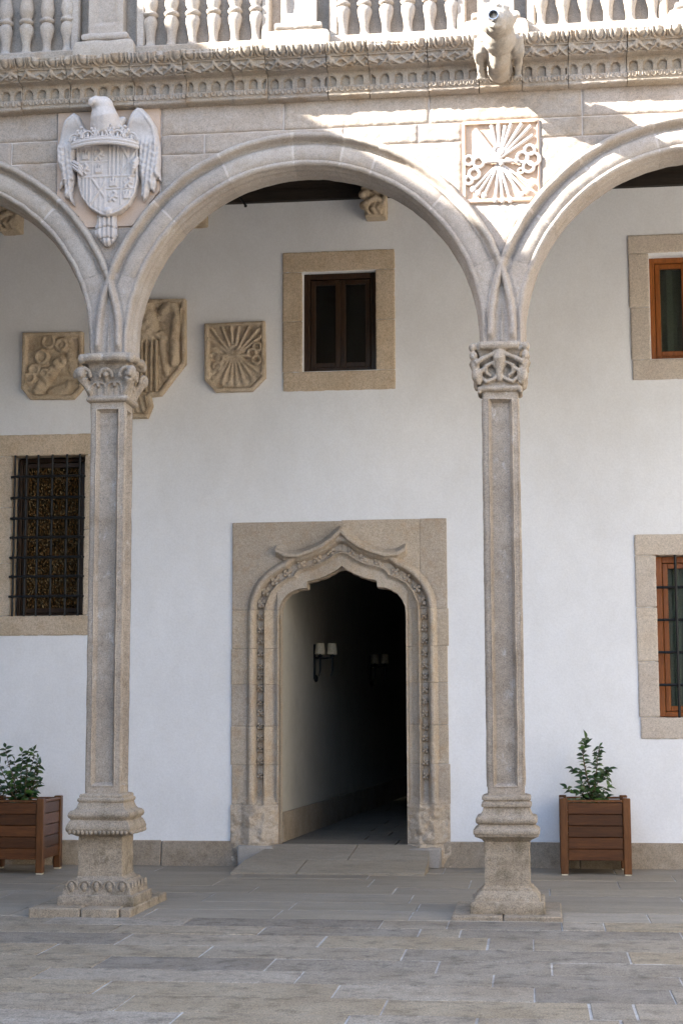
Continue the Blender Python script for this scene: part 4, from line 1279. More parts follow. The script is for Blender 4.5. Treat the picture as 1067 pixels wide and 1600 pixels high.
def cornice_block(x0, x1, seed):
    rs = random.Random(seed)
    n = max(6, int((x1 - x0) / .0062)); xs_ = np.linspace(x0 + .002, x1 - .002, n)
    k = len(CP)
    X = np.repeat(xs_[:, None], k, 1)
    Pp = np.repeat(CP[None, :, 0], n, 0).copy(); Zz = np.repeat(CP[None, :, 1], n, 0).copy()
    D = np.zeros((n, k))
    ph = rs.random()
    idx, v = band_v('egg'); 
    for i in idx:
        t = (xs_ / .108 + ph) % 1 - .5; vv = v[i] * 2 - 1
        vd = np.maximum(vv, 0) * .95
        e = np.sqrt(np.clip(1 - (t / .22) ** 2 - vd ** 2, 0, 1)) * .015
        e = np.maximum(e, rdg(np.abs(np.hypot(t / .36, vd * .85) - 1.0), .20, .014))
        e = np.maximum(e, rdg(np.abs(np.abs(t) - .5), .05, .010))
        D[:, i] = e - .008
    idx, v = band_v('leaf')
    for i in idx:
        u = (xs_ / .150 + ph * 1.7) % 1; vv = v[i]
        w_ = .10 * np.sin(xs_ * 31 + seed); d1 = np.abs(np.abs(u - .5 + w_) * 2 - vv ** 1.4); d2 = np.abs(np.abs(u - .5) * 1.6 - (1 - vv) + w_)
        e = np.maximum(rdg(d1, .20, .013), rdg(np.abs(d2), .13, .010)); e = np.maximum(e, rdg(np.hypot((u - .5) * 3.0, vv - .5), .3, .015))
        D[:, i] = e * 1.25 - .009
    idx, v = band_v('niche')
    zl = CP[:, 1]
    pitch_ = .0895
    for i in idx:
        t = ((xs_ - x0) / pitch_ + ph * .5) % 1 - .5; t = t * pitch_
        z = CP[i, 1]
        zt_, zb_ = 5.330, 5.268
        ins = np.where(z > zt_ - .027, np.hypot(t, z - (zt_ - .027)) < .027, (np.abs(t) < .027) & (z > zb_))
        ins &= (xs_ - x0 > .012) & (x1 - xs_ > .012)
        D[:, i] = np.where(ins, -.022, 0)
    idx, v = band_v('dart')
    for i in idx:
        t = (xs_ / .040 + ph) % 1 - .5; vv = v[i] * 2 - 1
        D[:, i] = rdg(np.abs(np.hypot(t / .36, (vv + .4) / 1.2) - .9), .25, .007) - .003
    Pp += D * nrm[None, :, 0] * 1.0; Zz += D * nrm[None, :, 1]
    # weathered lip
    wear = np.clip(fbm(xs_, xs_ * 0 + seed, 7, seed) - .52, 0, 1) * .16
    lip = np.exp(-((CP[:, 1] - 5.481) / .012) ** 2) * (CP[:, 0] > .12)
    Pp -= wear[:, None] * lip[None, :]; Zz -= wear[:, None] * lip[None, :] * .35
    Pp += rs.uniform(-.008, .006); Zz += rs.uniform(-.005, .005)
    Yy = C + .02 - Pp - .02
    V = np.stack([X.ravel(), Yy.ravel(), Zz.ravel()], 1)
    V = jitter(V, .0045, 22, seed)
    F = []
    for i in range(n - 1):
        for j in range(k - 1):
            q = i * k + j
            F.append([q, q + 1, q + k + 1, q + k])
    F.append(list(range(k - 1, -1, -1))); F.append([(n - 1) * k + j for j in range(k)])
    me = np_mesh('cornice_block', V, F, True, 50)
    link_mesh('cornice_block', me, M['cornice'], corn)
cj = [-5.4, -4.9, -4.4, -3.85, -3.333, -3.008, -2.577, -2.228, -1.911, -1.688, -1.292, -1.023, -.641, -.319, -.045, .248, .615, 1.1, 1.5, 2.0, 2.5]
for i, (a, b) in enumerate(zip(cj[:-1], cj[1:])):
    cornice_block(a, b, 300 + i)

# ------------------------------------------------------------------ balustrade
bal = thing('balustrade', 'granite balustrade with turned balusters and panelled posts above the cornice', 'balustrade', (-1.5, C, 5.48))
m = MB(); m.box(-6, 3.5, C - .005, C + .14, 5.46, 6.55); m.build('backing_slab', M['granite'], bal)
m = MB(); m.bbox(-6, 3.5, C - .115, C + .0, 5.470, 5.572, .012)
for i in range(12): pass
m.build('bottom_rail', M['cornice'], bal, smooth=True)
m = MB(); m.bbox(-6, 3.5, C - .13, C + .0, 6.32, 6.45, .015); m.build('top_rail', M['cornice'], bal)
PXS = [AX[0] - BAY / 2, AX[0], COLX[0], AX[1], COLX[1] + .01, AX[2], AX[2] + BAY / 2]
PX = [-5.278, -4.008, -2.755, -1.475, -.205, 1.072, 2.342]
for i, x in enumerate(PX):
    y = C + .01
    m = MB()
    m.bbox(x - .118, x + .118, C - .105, y, 5.66, 6.32, .005)
    # sunk panel edges
    o = relief('post', x - .116, x + .116, 5.66, 6.31, .012, lambda X, Z: np.interp(-sd_box(X, Z, x, 6.0, .075, .27), [0, .006, .014], [0, -.004, -.020]) + (fbm(X, Z, 20, i) - .5) * .004, C - .112, C, M['arch'], bal, angle=60)
    m = MB()
    m.sqlathe(x, C - .0, [(.205, 5.470), (.207, 5.520), (.203, 5.575), (.190, 5.600), (.168, 5.612), (.150, 5.618)], 16, .05)
    m.V = [(vx, C + (vy - C) * .80, vz) for vx, vy, vz in m.V]
    m.build('post_base', M['arch'], bal, smooth=True, angle=50, jit=.008, seed=i)
    m = MB(); m.sqlathe(x, C, [(.138, 5.615), (.150, 5.620), (.156, 5.635), (.154, 5.652), (.144, 5.662), (.120, 5.666)], 16, .05)
    m.V = [(vx, C + (vy - C) * .92, vz) for vx, vy, vz in m.V]
    m.build('post_moulding', M['arch'], bal, smooth=True, angle=50, jit=.008, seed=i + 9)
    for s_ in (-1, 1):
        xx = x + s_ * .222
        m = MB(); m.bbox(xx - .032, xx + .032, C - .075, C, 5.570, 6.32, .012); m.build('half_post', M['arch'], bal, smooth=True, jit=.006, seed=i)
def baluster_mesh(seed):
    pr = [(.040, .0), (.042, .012), (.036, .02), (.029, .032), (.028, .06), (.031, .095), (.039, .13), (.046, .160), (.047, .185), (.040, .205), (.034, .212), (.047, .220), (.050, .230), (.047, .240), (.034, .248), (.036, .262), (.046, .29), (.047, .315), (.040, .36), (.03, .42), (.028, .5), (.034, .56), (.045, .6), (.045, .75)]
    n = 16; V = []; F = []
    for r, z in pr:
        for k in range(n):
            a = 2 * PI * k / n; V.append((r * math.cos(a), r * math.sin(a), z))
    for j in range(len(pr) - 1):
        for k in range(n):
            F.append([j * n + k, j * n + (k + 1) % n, (j + 1) * n + (k + 1) % n, (j + 1) * n + k])
    V = jitter(np.array(V), .009, 24, seed)
    return np_mesh('baluster', V, F, True, 60)
BM = [baluster_mesh(i) for i in range(5)]
i = 0
for a, b in zip(PX[:-1], PX[1:]):
    mid = (a + b) / 2
    for k in range(6):
        i += 1
        o = link_mesh('baluster', BM[i % 5], M['arch'], bal, (mid + (k - 2.5) * .141, C - .052, 5.568))
        o.rotation_euler.z = random.random() * 6

# ------------------------------------------------------------------ gargoyle
gx = -.185
gg = thing('gargoyle', 'crouching stone beast waterspout with a metal pipe in its mouth, on the cornice', 'gargoyle', (gx, C - .1, 5.2))
m = MB()
m.ell((gx, C - .20, 5.325), (.082, .20, .115), 20, 12)
m.ell((gx, C - .14, 5.27), (.080, .11, .075), 16, 10)
m.ell((gx + .005, C - .40, 5.375), (.100, .14, .110), 20, 12)
m.ell((gx, C - .545, 5.41), (.102, .115, .090), 20, 12)
m.ell((gx - .005, C - .62, 5.385), (.060, .075, .058), 16, 10)
m.ell((gx, C - .60, 5.345), (.050, .060, .030), 16, 10)
for s_ in (-1, 1):
    m.ell((gx + s_ * .092, C - .50, 5.440), (.020, .028, .034), 10, 7)
    m.ell((gx + s_ * .045, C - .615, 5.448), (.018, .018, .014), 10, 7)
    m.ell((gx + s_ * .100, C - .27, 5.375), (.045, .085, .085), 14, 9)
    m.tube([(gx + s_ * .105, C - .32, 5.40), (gx + s_ * .125, C - .29, 5.33), (gx + s_ * .118, C - .19, 5.255), (gx + s_ * .112, C - .155, 5.205)], [.046, .036, .023, .018], 9)
    for q in (-.022, 0, .022):
        m.tube([(gx + s_ * .112 + q * .6, C - .150, 5.225), (gx + s_ * .116 + q, C - .185, 5.198)], [.013, .010], 6)
m.tube([(gx - .07, C - .60, 5.465), (gx, C - .63, 5.475), (gx + .07, C - .60, 5.465)], [.018, .020, .018], 8)
m.tube([(gx - .055, C - .645, 5.355), (gx - .02, C - .675, 5.335), (gx + .03, C - .65, 5.350)], [.014, .018, .014], 8)
for s_ in (-1, 1): m.tube([(gx + s_ * .085, C - .49, 5.43), (gx + s_ * .118, C - .50, 5.475)], [.026, .014], 8)
m.build('body', M['gargoyle'], gg, remesh=.0085, post=.008, seed=5)
m = MB()
n = 18
def pipe(m, x, y0, y1, z, r0, r1, drop=0.0):
    V = []; F = []
    for (y, r) in ((y0, r0), (y1, r0), (y1, r1), (y0, r1)):
        for k in range(n):
            a = 2 * PI * k / n; V.append((x + r * math.cos(a), y, z + r * math.sin(a)))
    for j in range(3):
        for k in range(n): F.append((j * n + k, j * n + (k + 1) % n, (j + 1) * n + (k + 1) % n, (j + 1) * n + k))
    m.add(V, F)
pipe(m, gx - .022, C - .60, C - .72, 5.385, .031, .027)
m.build('spout_pipe', M['steel'], gg, smooth=True)
m = MB(); m.tube([(gx - .022, C - .60, 5.385), (gx - .022, C - .665, 5.385)], .0268, 14); m.build('bore_shade_plug', M['bore_shade'], gg)  # solid near-black plug, its colour stands for the shade inside the pipe

# ------------------------------------------------------------------ eagle coat of arms
ea = thing('eagle_coat_of_arms', 'pale carved eagle with crown and quartered shield above the left column', 'coat of arms', (-2.755, C, 4.3))
def E(px, py, d=0):
    f = 1 - d / C
    return ((-2.755 + (px - 173) * .00445) * f, 1.25 + (5.17 - (py + .045 * (px - 173) - 182) * .00412 - 1.25) * f)
m_ = lambda X, Z: np.maximum(poly_sd(X, Z, [(-3.100, 5.183), (-2.412, 5.183), (-2.412, 4.62), (-2.59, 4.395), (-2.905, 4.395), (-3.100, 4.62)]), arc_out(X, Z, RO + .001))
relief('background_slab', -3.105, -2.405, 4.38, 5.19, .012, lambda X, Z: (fbm(X, Z, 20, 3) - .5) * .003, C + .004, C + .03, M['crest_back'], ea, m_)
ysl = C + .004
def part_relief(name, outline, h, cell=.0058, mat='crest', y=ysl, extra=None):
    xs_ = [p[0] for p in outline]; zs_ = [p[1] for p in outline]
    mk = lambda X, Z: poly_sd(X, Z, outline)
    def hh(X, Z):
        d = -poly_sd(X, Z, outline)
        return h(X, Z, d)
    return relief(name, min(xs_) - .005, max(xs_) + .005, min(zs_) - .005, max(zs_) + .005, cell, hh, y, ysl + .003, M[mat], ea, mk, angle=70)
LW = [E(*p, .05) for p in [(118, 180), (127, 187), (134, 205), (142, 212), (146, 235), (124, 240), (121, 262), (122, 290), (119, 305), (118, 318), (121, 334), (115, 328), (110, 322), (105, 320), (106, 305), (104, 298), (98, 309), (97, 303), (101, 292), (100, 280), (94, 262), (93, 240), (98, 215), (105, 195)]]
RW = [E(*p, .05) for p in [(214, 171), (222, 173), (233, 186), (244, 205), (249, 235), (250, 262), (249, 275), (251, 294), (247, 290), (243, 288), (244, 300), (240, 312), (235, 306), (232, 318), (226, 328), (222, 318), (223, 300), (219, 285), (217, 250), (214, 238), (195, 232), (197, 208), (202, 196), (207, 180)]]
def wing(side):
    def h(X, Z, d):
        base = .018 + .030 * np.clip(d / .03, 0, 1) ** .6
        u = X + (.10 if side < 0 else -.10) * Z
        feather = .014 * np.abs(np.sin(u * 2 * PI / .060)) * np.clip((4.98 - Z) / .06, 0, 1)
        scal = .006 * np.abs(np.sin(Z * 2 * PI / .075 + np.sin(u * 90))) * np.clip((4.98 - Z) / .06, 0, 1)
        shoulder = .030 * np.exp(-((Z - 5.10) / .06) ** 2)
        ridge = rdg(np.abs(d - .018), .014, .010) * (Z > 4.7)
        return base + feather + scal + shoulder + ridge + .005 * (fbm(X, Z, 30, 2) - .5)
    return h
part_relief('wing', LW, wing(-1)); part_relief('wing', RW, wing(1))
TL = [E(*p) for p in [(158, 352), (187, 352), (188, 372), (189, 385), (184, 397), (176, 404), (170, 403), (164, 396), (156, 386), (155, 378), (158, 366)]]
part_relief('tail', TL, lambda X, Z, d: .012 + .022 * np.clip(d / .02, 0, 1) + .014 * np.abs(np.sin((X + 2.755) * PI / .030)) - .012 * (np.abs(((Z + .25 * np.abs(X + 2.75)) / .075) % 1 - .5) < .06))
SHd = [E(*p, .065) for p in [(122, 232), (217, 232), (217, 262), (217, 292), (213, 315), (204, 333), (191, 345), (176, 352), (172, 354), (160, 350), (144, 339), (132, 322), (126, 300), (124, 270)]]
def shield_h(X, Z, d):
    cx, cz = E(173, 288, .065)[0], E(173, 288, .065)[1]
    u, v = X - cx, Z - cz
    base = .045 + .016 * np.sqrt(np.clip(d / .03, 0, 1)) + .008 * (1 - (u / .2) ** 2)
    c = np.zeros(X.shape)
    bars = lambda w: .008 * (np.sin(u * 2 * PI / w) > 0)
    def salt(x0, x1, z0, z1):
        return np.maximum(rdg(seg_d(u, v, (x0, z0), (x1, z1)), .008, .009), rdg(seg_d(u, v, (x0, z1), (x1, z0)), .008, .009))
    q1 = (u > .005) & (v > 0); q2 = (u <= .005) & (v > 0); q3 = (u < -.02) & (v <= 0); q4 = (u >= -.02) & (v <= 0)
    c = np.where(q1 & (u < .085), bars(.027), c)
    c = np.where(q1 & (u >= .085), np.maximum(salt(.09, .19, .01, .19), bars(.030) * .5), c)
    c = np.where(q3 & (u < -.115), bars(.025), c)
    c = np.where(q3 & (u >= -.115), np.maximum(salt(-.11, .0, -.17, -.01), bars(.032) * .4), c)
    def castle(x, z, k):
        a = np.minimum(sd_box(u, v, x, z - .012 * k, .020 * k, .012 * k), np.minimum(sd_box(u, v, x, z + .008 * k, .006 * k, .020 * k), np.minimum(sd_box(u, v, x - .015 * k, z + .004 * k, .005 * k, .016 * k), sd_box(u, v, x + .015 * k, z + .004 * k, .005 * k, .016 * k))))
        return np.where(a < 0, .011, 0)
    def lion(x, z, k):
        P_ = [(x - .018 * k, z - .022 * k), (x - .008 * k, z - .006 * k), (x + .004 * k, z), (x + .012 * k, z + .014 * k), (x + .004 * k, z + .024 * k)]
        a = rdg(line_d(u, v, P_), .0075 * k, .012)
        a = np.maximum(a, rdg(seg_d(u, v, (x + .004 * k, z), (x + .020 * k, z - .006 * k)), .005 * k, .010))
        a = np.maximum(a, rdg(seg_d(u, v, (x - .008 * k, z - .006 * k), (x + .006 * k, z - .024 * k)), .005 * k, .010))
        return np.maximum(a, rdg(line_d(u, v, [(x - .014 * k, z - .010 * k), (x - .024 * k, z + .004 * k), (x - .016 * k, z + .020 * k)]), .004 * k, .009))
    mot = np.maximum(np.maximum(castle(-.155, .15, 1.25), lion(-.065, .15, 1.35)), np.maximum(lion(-.160, .055, 1.35), castle(-.065, .055, 1.25)))
    mot = np.maximum(mot, rdg(np.abs(u + .108), .004, .005) * (v > 0)); mot = np.maximum(mot, rdg(np.abs(v - .102), .004, .005) * (u < 0))
    mot2 = np.maximum(np.maximum(castle(.035, -.04, 1.2), lion(.135, -.045, 1.3)), np.maximum(lion(.035, -.135, 1.3), castle(.125, -.125, 1.2)))
    c = np.where(q2, mot, c); c = np.where(q4, mot2, c)
    for lx in (.005, ):
        c = np.maximum(c, np.where(v > 0, rdg(np.abs(u - lx), .006, .008), 0))
    c = np.maximum(c, rdg(np.abs(v), .006, .008))
    c = np.maximum(c, np.where((v <= 0), rdg(np.abs(u + .02), .005, .006), 0))
    c = np.maximum(c, np.where((v <= 0) & (u > -.02), rdg(np.abs(v + .085), .005, .006), 0)); c = np.maximum(c, np.where((v <= 0) & (v > -.19), rdg(np.abs(u - .085), .005, .006), 0))
    c = np.maximum(c, dome(u, v, .0, -.235, .028, .026, .016))
    rim = rdg(np.abs(d - .006), .008, .009)
    return base + c * np.clip(d / .014, 0, 1) + rim + .003 * (fbm(X, Z, 40, 8) - .5)
part_relief('shield', SHd, shield_h, .0045)
m = MB()
def P3(px, py, d):
    x, z = E(px, py); f = 1 - d / C
    return (x * f, C + .004 - d, 1.25 + (z - 1.25) * f)
m.tube([P3(172, 226, .02), P3(168, 205, .07), P3(166, 188, .10), P3(163, 172, .10)], [.10, .105, .092, .070], 14)
m.ell(P3(162, 170, .12), (.075, .06, .060), 16, 10)
m.tube([P3(160, 168, .13), P3(150, 162, .165), P3(145, 164, .18), P3(143, 170, .18)], [.052, .036, .024, .010], 10)
m.tube([P3(185, 208, .05), P3(196, 190, .05)], [.035, .02], 8)
for i in range(16):
    a = random.random(); px = 163 + 30 * random.random(); py = 180 + 28 * a
    m.tube([P3(px, py, .10), P3(px + 6, py + 9, .085)], [.014, .009], 5)
m.build('eagle_head', M['crest'], ea, remesh=.0075, post=.006, seed=3)
# claws gripping the shield
for pts in ([(120, 268), (128, 274), (134, 281)], [(216, 262), (211, 270), (208, 280)]):
    m = MB()
    for q in (-4, 0, 4):
        m.tube([P3(pts[0][0], pts[0][1] + q, .06), P3(pts[1][0], pts[1][1] + q * 1.3, .10), P3(pts[2][0], pts[2][1] + q * 1.3, .085)], [.016, .012, .006], 6)
    m.build('claw', M['crest'], ea, smooth=True)
# crown
m = MB()
N = 26
band = []
for i in range(N + 1):
    t = i / N; a = -1 + 2 * t
    px = 167.5 + a * 49.5; py = 240 - 9 * (1 - a * a)
    dp = .075 + .075 * math.sqrt(max(0, 1 - a * a * .95))
    band.append((px, py, dp))
m.tube([P3(px, py, dp) for px, py, dp in band], .014, 8)
m.tube([P3(px, py - 5, dp + .002) for px, py, dp in band], .014, 8)
m.tube([P3(px, py - 9, dp) for px, py, dp in band], .009, 8)
crown_main = m.build('crown', M['crest'], ea, smooth=True)
m = MB()
for px0 in (121, 141, 163, 186, 207):
    a = (px0 - 167.5) / 49.5; py = 240 - 9 * (1 - a * a) - 9; dp = .075 + .075 * math.sqrt(max(0, 1 - a * a * .95))
    pts = [P3(px0 + 9 * math.cos(t), py - 12 * math.sin(t), dp) for t in np.linspace(0, PI, 9)]
    m.tube(pts, .0075, 6)
    m.tube([P3(px0, py, dp), P3(px0, py - 9, dp)], [.012, .004], 6); m.tube([P3(px0 - 4, py - 1, dp), P3(px0 - 6, py - 7, dp)], .005, 5); m.tube([P3(px0 + 4, py - 1, dp), P3(px0 + 6, py - 7, dp)], .005, 5)
    m.ell(P3(px0, py + 1, dp - .02), (.03, .008, .03), 8, 6)
for px0 in (131, 152, 175, 197):
    a = (px0 - 167.5) / 49.5; py = 240 - 9 * (1 - a * a) - 16; dp = .075 + .075 * math.sqrt(max(0, 1 - a * a * .95))
    m.tube([P3(px0, py + 5, dp), P3(px0, py - 9, dp)], [.010, .008], 6)
    for q in ((-5, -7), (5, -7), (0, -13), (-3, -3), (3, -3)):
        m.ell(P3(px0 + q[0], py + q[1], dp), (.012, .010, .012), 7, 5)
m.build('crown_points', M['crest'], ea, smooth=True)
o = relief('crown_cap', E(122, 0)[0], E(214, 0)[0], E(168, 244)[1], E(168, 228)[1], .008, lambda X, Z: .05 + .010 * np.abs(np.sin(X * 2 * PI / .05)) * 1.0, ysl, ysl + .002, M['crest'], ea)

# ------------------------------------------------------------------ arrows panel
ar = thing('arrows_panel', 'square sunlit panel carved with arrows and a yoke, above the right column', 'carved panel', (-.19, C, 4.45))
APO = [(-.432, 4.995), (.055, 4.995), (.055, 4.520), (-.004, 4.452), (-.432, 4.452)]
def ap_h(X, Z):
    d = -poly_sd(X, Z, APO)
    hl = np.minimum(0, -.020 * (sd_box(X, Z, -.186, 4.728, .228, .245) < 0) * np.ones(X.shape))
    # worn surface higher at the upper left
    return np.interp(d, [0, .004], [-.006, 0]) + hl + (fbm(X, Z, 25, 3) - .5) * .004
relief('panel_slab', -.437, .06, 4.447, 5.0, .0065, ap_h, C + .002, C + .03, M['crest_back'], ar, lambda X, Z: poly_sd(X, Z, APO), angle=30)
def AP(cx, cy): return (-.436 + (cx - 150) / 785 * .487, 4.995 - (cy - 150 + .05 * (cx - 150) - 0) / 830 * .545)
def rod(a, b, r, head=False, r2=None):
    m = MB()
    (xa, za), (xb, zb) = AP(*a), AP(*b)
    y = C + .012
    m.tube([(xa, y, za), (xb, y, zb)], [r2 or r, r], 8)
    if head:
        dx, dz = xb - xa, zb - za; L_ = math.hypot(dx, dz); dx /= L_; dz /= L_
        m.ell((xb + dx * .004, y - .004, zb + dz * .004), (.019, .012, .023), 8, 6)
    m.build('arrow', M['crest'], ar, smooth=True)
for b, r in (((290, 220), .013), ((285, 320), .012), ((455, 180), .012), ((530, 165), .013), ((600, 185), .012), ((660, 165), .012), ((770, 165), .014), ((860, 185), .012), ((880, 280), .012)):
    rod((530, 520), b, r * 1.05, False, .009)
for b in ((265, 825), (310, 865), (375, 885), (485, 925), (560, 925), (635, 925), (745, 875), (800, 835), (850, 770)):
    rod((530, 560), b, .0095, True)
for c, r in (((220, 540), 42), ((320, 560), 48), ((275, 675), 48), ((215, 740), 36), ((770, 505), 50), ((845, 430), 46), ((830, 600), 50), ((750, 640), 24), ((525, 440), 40), ((880, 520), 60)):
    m = MB(); x, z = AP(*c); m.ring((x, C + .008, z), r * .00068, .011 if r > 30 else .007, 20, 7); m.build('ring', M['crest'], ar, smooth=True)
m = MB()
for (a, b, r) in (((390, 560), (720, 545), .012), ((400, 540), (560, 560), .014), ((600, 520), (720, 565), .010), ((500, 480), (560, 590), .014)):
    (xa, za), (xb, zb) = AP(*a), AP(*b); m.tube([(xa, C - .004, za), (xb, C - .004, zb)], r, 8)
x, z = AP(520, 520); m.ell((x, C - .004, z), (.028, .016, .024), 10, 7)
m.build('knot', M['crest'], ar, remesh=.005)

# ------------------------------------------------------------------ planters with young camellias
def planter(x0, y0, label):
    w, d, hgt = .528, .52, .575
    root = thing('wooden_planter', label, 'planter', (x0, y0, 0), 'wooden planter boxes against the gallery wall')
    p = .058
    for (a, b) in ((0, 0), (w - p, 0), (0, d - p), (w - p, d - p)):
        m = MB(); m.bbox(a, a + p, b, b + p, .012, hgt, .005); o = m.build('corner_post', M['wood_v'], root, (x0, y0, 0))
        m2 = MB(); m2.bbox(a + .005, a + p - .005, b + .005, b + p - .005, 0, .013, .002); m2.build('foot_pad', M['shade'], root, (x0, y0, 0))
    hs = .0865
    sl = MB(); sl.bbox(0, w - 2 * p - .004, 0, .02, 0, hs - .004, .003); sm = sl.mesh('slat')
    ss = MB(); ss.bbox(0, .02, 0, d - 2 * p - .004, 0, hs - .004, .003); ssm = ss.mesh('slat')
    for k in range(5):
        z = .112 + k * hs
        for yy in (.012, d - .032):
            o = link_mesh('slat', sm, M['wood'], root, (x0 + p + .002, y0 + yy, z))
        for xx in (.012, w - .032):
            o = link_mesh('slat', ssm, M['wood'], root, (x0 + xx, y0 + p + .002, z))
    for yy in (.004, d - .034):
        m = MB(); m.bbox(p, w - p, yy, yy + .03, .546, .562, .003); m.build('rim', M['wood_v'], root, (x0, y0, 0))
    for xx in (.004, w - .034):
        m = MB(); m.bbox(xx, xx + .03, p, d - p, .546, .562, .003); m.build('rim', M['wood_v'], root, (x0, y0, 0))
    # soil
    n = 14; V = []; F = []
    for i in range(n + 1):
        for j in range(n + 1):
            V.append((.034 + (w - .068) * i / n, .034 + (d - .068) * j / n, .515 + random.uniform(-.006, .006)))
    for i in range(n):
        for j in range(n):
            q = i * (n + 1) + j; F.append([q, q + n + 1, q + n + 2, q + 1])
    o = link_mesh('soil', np_mesh('soil', V, F, True), M['soil'], root, (x0, y0, 0)); o['kind'] = 'stuff'
    m = MB(); m.box(.033, w - .033, .033, d - .033, .115, .13); m.build('bottom_board', M['wood'], root, (x0, y0, 0))
    return root
planter(-4.330, 12.29, 'reddish wooden planter box at the left edge, left of the left column')
planter(.130, 12.57, 'reddish wooden planter box right of the right column')

def leaf_mesh(L_, Wd, curl, seed):
    V = []; F = []
    n = 6
    for i in range(n + 1):
        t = i / n
        w = Wd * math.sin(PI * min(1, t * 1.02 + .02)) ** .8 * (1 - .35 * t) * 1.1
        x = L_ * t; z = -curl * L_ * t * t + .15 * L_ * t
        V += [(x, -w, z + w * .35), (x, 0, z), (x, w, z + w * .35)]
    for i in range(n):
        for j in range(2):
            q = i * 3 + j; F.append([q, q + 3, q + 4, q + 1])
    me = np_mesh('leaf', V, F, True, 90)
    me.materials.append(M['leaf'])
    return me
LEAVES = [leaf_mesh(.056, .0140, .55, 1), leaf_mesh(.050, .0135, .8, 2), leaf_mesh(.042, .0115, .35, 3), leaf_mesh(.064, .0150, .7, 4)]
def plant(cx, cy, z0, stems, label, dens, seed, name='young_camellia'):
    root = thing(name, label, 'plant', (cx, cy, z0), 'young camellias growing in the planters')
    rs = random.Random(seed)
    total = 0
    for st in stems:
        P = [Vector((cx + a, cy + b, z0 + c)) for a, b, c in st[0]]
        # smooth the path
        Q = []
        for i in range(len(P) - 1):
            p0, p1, p2, p3 = P[max(i - 1, 0)], P[i], P[i + 1], P[min(i + 2, len(P) - 1)]
            for s_ in range(5):
                t = s_ / 5
                Q.append(.5 * ((2 * p1) + (p2 - p0) * t + (2 * p0 - 5 * p1 + 4 * p2 - p3) * t * t + (-p0 + 3 * p1 - 3 * p2 + p3) * t ** 3))
        Q.append(P[-1])
        m = MB(); m.tube(Q, [st[1] * (1 - .75 * i / (len(Q) - 1)) for i in range(len(Q))], 6); m.build('stem', M['stem'], root, smooth=True)
        Ls = sum((Q[i + 1] - Q[i]).length for i in range(len(Q) - 1))
        nl = int(Ls / dens)
        ang = rs.random() * 6
        for k in range(nl):
            t = (k + 1) / nl
            if t < st[2]: continue
            f = t * (len(Q) - 1); i = min(int(f), len(Q) - 2); p = Q[i].lerp(Q[i + 1], f - i)
            tg = (Q[i + 1] - Q[i]).normalized()
            ang += 2.4 + rs.uniform(-.5, .5)
            side = Vector((math.cos(ang), math.sin(ang) * .9, 0))
            dr = (side + tg * rs.uniform(-.05, .55) + Vector((0, 0, rs.uniform(-.25, .3)))).normalized()
            if k == nl - 1: dr = (tg + side * .3).normalized()
            up = Vector((rs.uniform(-.5, .5), rs.uniform(-1.4, -.2), rs.uniform(.3, 1))); yv = up.cross(dr).normalized(); zv = dr.cross(yv)
            o = bpy.data.objects.new('leaf', LEAVES[rs.randrange(4)]); COL.objects.link(o); o.parent = root
            R = Matrix((dr, yv, zv)).transposed().to_4x4()
            s_ = rs.uniform(.9, 1.35) * (1 - .25 * max(0, t - .6))
            o.matrix_basis = Matrix.Translation(p - Vector((cx, cy, z0))) @ R @ Matrix.Scale(s_, 4)
            total += 1
    print('leaves', total)
    return total
S = []
S.append(([(0, 0, 0), (-.01, 0, .12), (-.035, 0, .25), (-.055, -.01, .38), (-.050, -.01, .475), (-.035, -.01, .52)], .008, .12))
S.append(([(0, .01, 0), (.03, .02, .13), (.045, .02, .27), (.055, .02, .38), (.075, .02, .46)], .007, .12))
S.append(([(.01, 0, .10), (.06, -.02, .20), (.11, -.03, .27), (.150, -.04, .29)], .005, .2))
S.append(([(.0, -.01, .05), (-.07, -.04, .10), (-.14, -.06, .11), (-.185, -.07, .145)], .005, .2))
S.append(([(.0, -.01, .03), (-.08, -.06, .05), (-.17, -.08, .055)], .004, .25))
S.append(([(-.02, .0, .18), (-.08, .02, .25), (-.135, .03, .285)], .004, .3))
S.append(([(.01, .0, .05), (.07, -.05, .10), (.12, -.06, .145)], .005, .2))
S.append(([(.0, -.02, .02), (.06, -.07, .05), (.11, -.10, .075)], .004, .2))
S.append(([(0, -.01, .06), (.02, -.06, .14), (.03, -.08, .22)], .004, .1))
S.append(([(0, 0, .06), (-.04, -.05, .13), (-.07, -.07, .20)], .004, .1))
S.append(([(.04, .02, .22), (.09, .03, .26), (.12, .02, .20)], .004, .3))
n1 = plant(.375, 12.82, .50, S, 'young green camellia with upright open shoots, growing in the right planter', .0095, 5)
S2 = []
rs = random.Random(9)
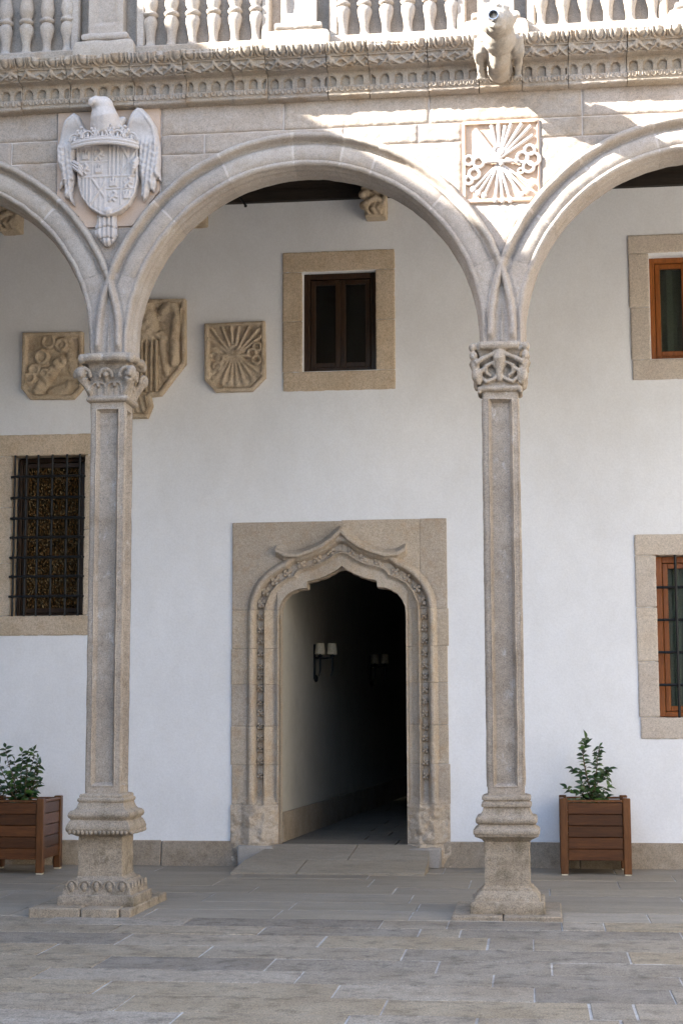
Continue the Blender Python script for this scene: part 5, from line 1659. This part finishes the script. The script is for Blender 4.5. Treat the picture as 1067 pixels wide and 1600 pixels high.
tips = [(-.155, .0, .46), (-.09, .03, .36), (-.02, 0, .425), (.035, -.01, .42), (.075, .01, .44), (.11, 0, .38), (.13, -.02, .33), (.12, -.03, .25), (.125, .0, .19), (.10, -.05, .13), (-.20, 0, .33), (-.23, -.02, .22),
        (-.20, -.04, .12), (0, -.10, .30), (.05, -.10, .24), (-.07, -.10, .27), (-.1, -.09, .17), (.04, -.09, .14), (.0, .08, .33), (-.12, .06, .25), (.07, .07, .27), (-.26, 0, .26)]
for a, b, c in tips:
    S2.append(([(0, 0, 0), (a * .35 + rs.uniform(-.02, .02), b * .4, c * .35), (a * .8, b * .8, c * .72), (a, b, c)], .006, .25))
n2 = plant(-4.03, 12.50, .50, S2, 'bushy dark green camellia growing in the left planter', .0185, 6)
print('leaves', n1, n2)

# ================================================================== the rest of the courtyard (outside the frame)
def wing_block(name, label, x0, x1, y0, y1, z1, doors):
    root = thing(name, label, 'building', ((x0 + x1) / 2, (y0 + y1) / 2, 0))
    m = MB(); m.box(x0, x1, y0, y1, -.01, z1); m.build('wall', M['wing'], root)
    for (a, b, c, d, e, f) in doors:
        m = MB(); m.bbox(a, b, c, d, e, f, .01); m.build('window', M['wood_dark'], root)
    return root
wd = [(-6.0, -5.97, y, y + .9, 1.2, 2.6) for y in (-9, -6, -3, 0, 3, 6)] + [(-6.0, -5.97, y, y + .9, 4.6, 6.0) for y in (-9, -6, -3, 0, 3, 6)]
wing_block('courtyard_wing', 'stone wing closing the courtyard on the left, outside the view', -9, -6.0, -14, 13.5, 8.26, wd)
wd = [(6.97, 7.0, y, y + .9, 1.2, 2.6) for y in (-9, -6, -3, 0, 3, 6)] + [(6.97, 7.0, y, y + .9, 4.6, 6.0) for y in (-9, -6, -3, 0, 3, 6)]
wing_block('courtyard_wing', 'sunlit stone wing closing the courtyard on the right, outside the view', 7.0, 10, -14, 13.5, 8.2, wd)
wd = [(x, x + .9, -10.0, -9.97, 4.6, 6.0) for x in (-4, -1, 2, 5)]
wing_block('courtyard_wing', 'stone wing closing the courtyard behind the camera', -6.0, 7.0, -13, -10.0, 7.0, wd)
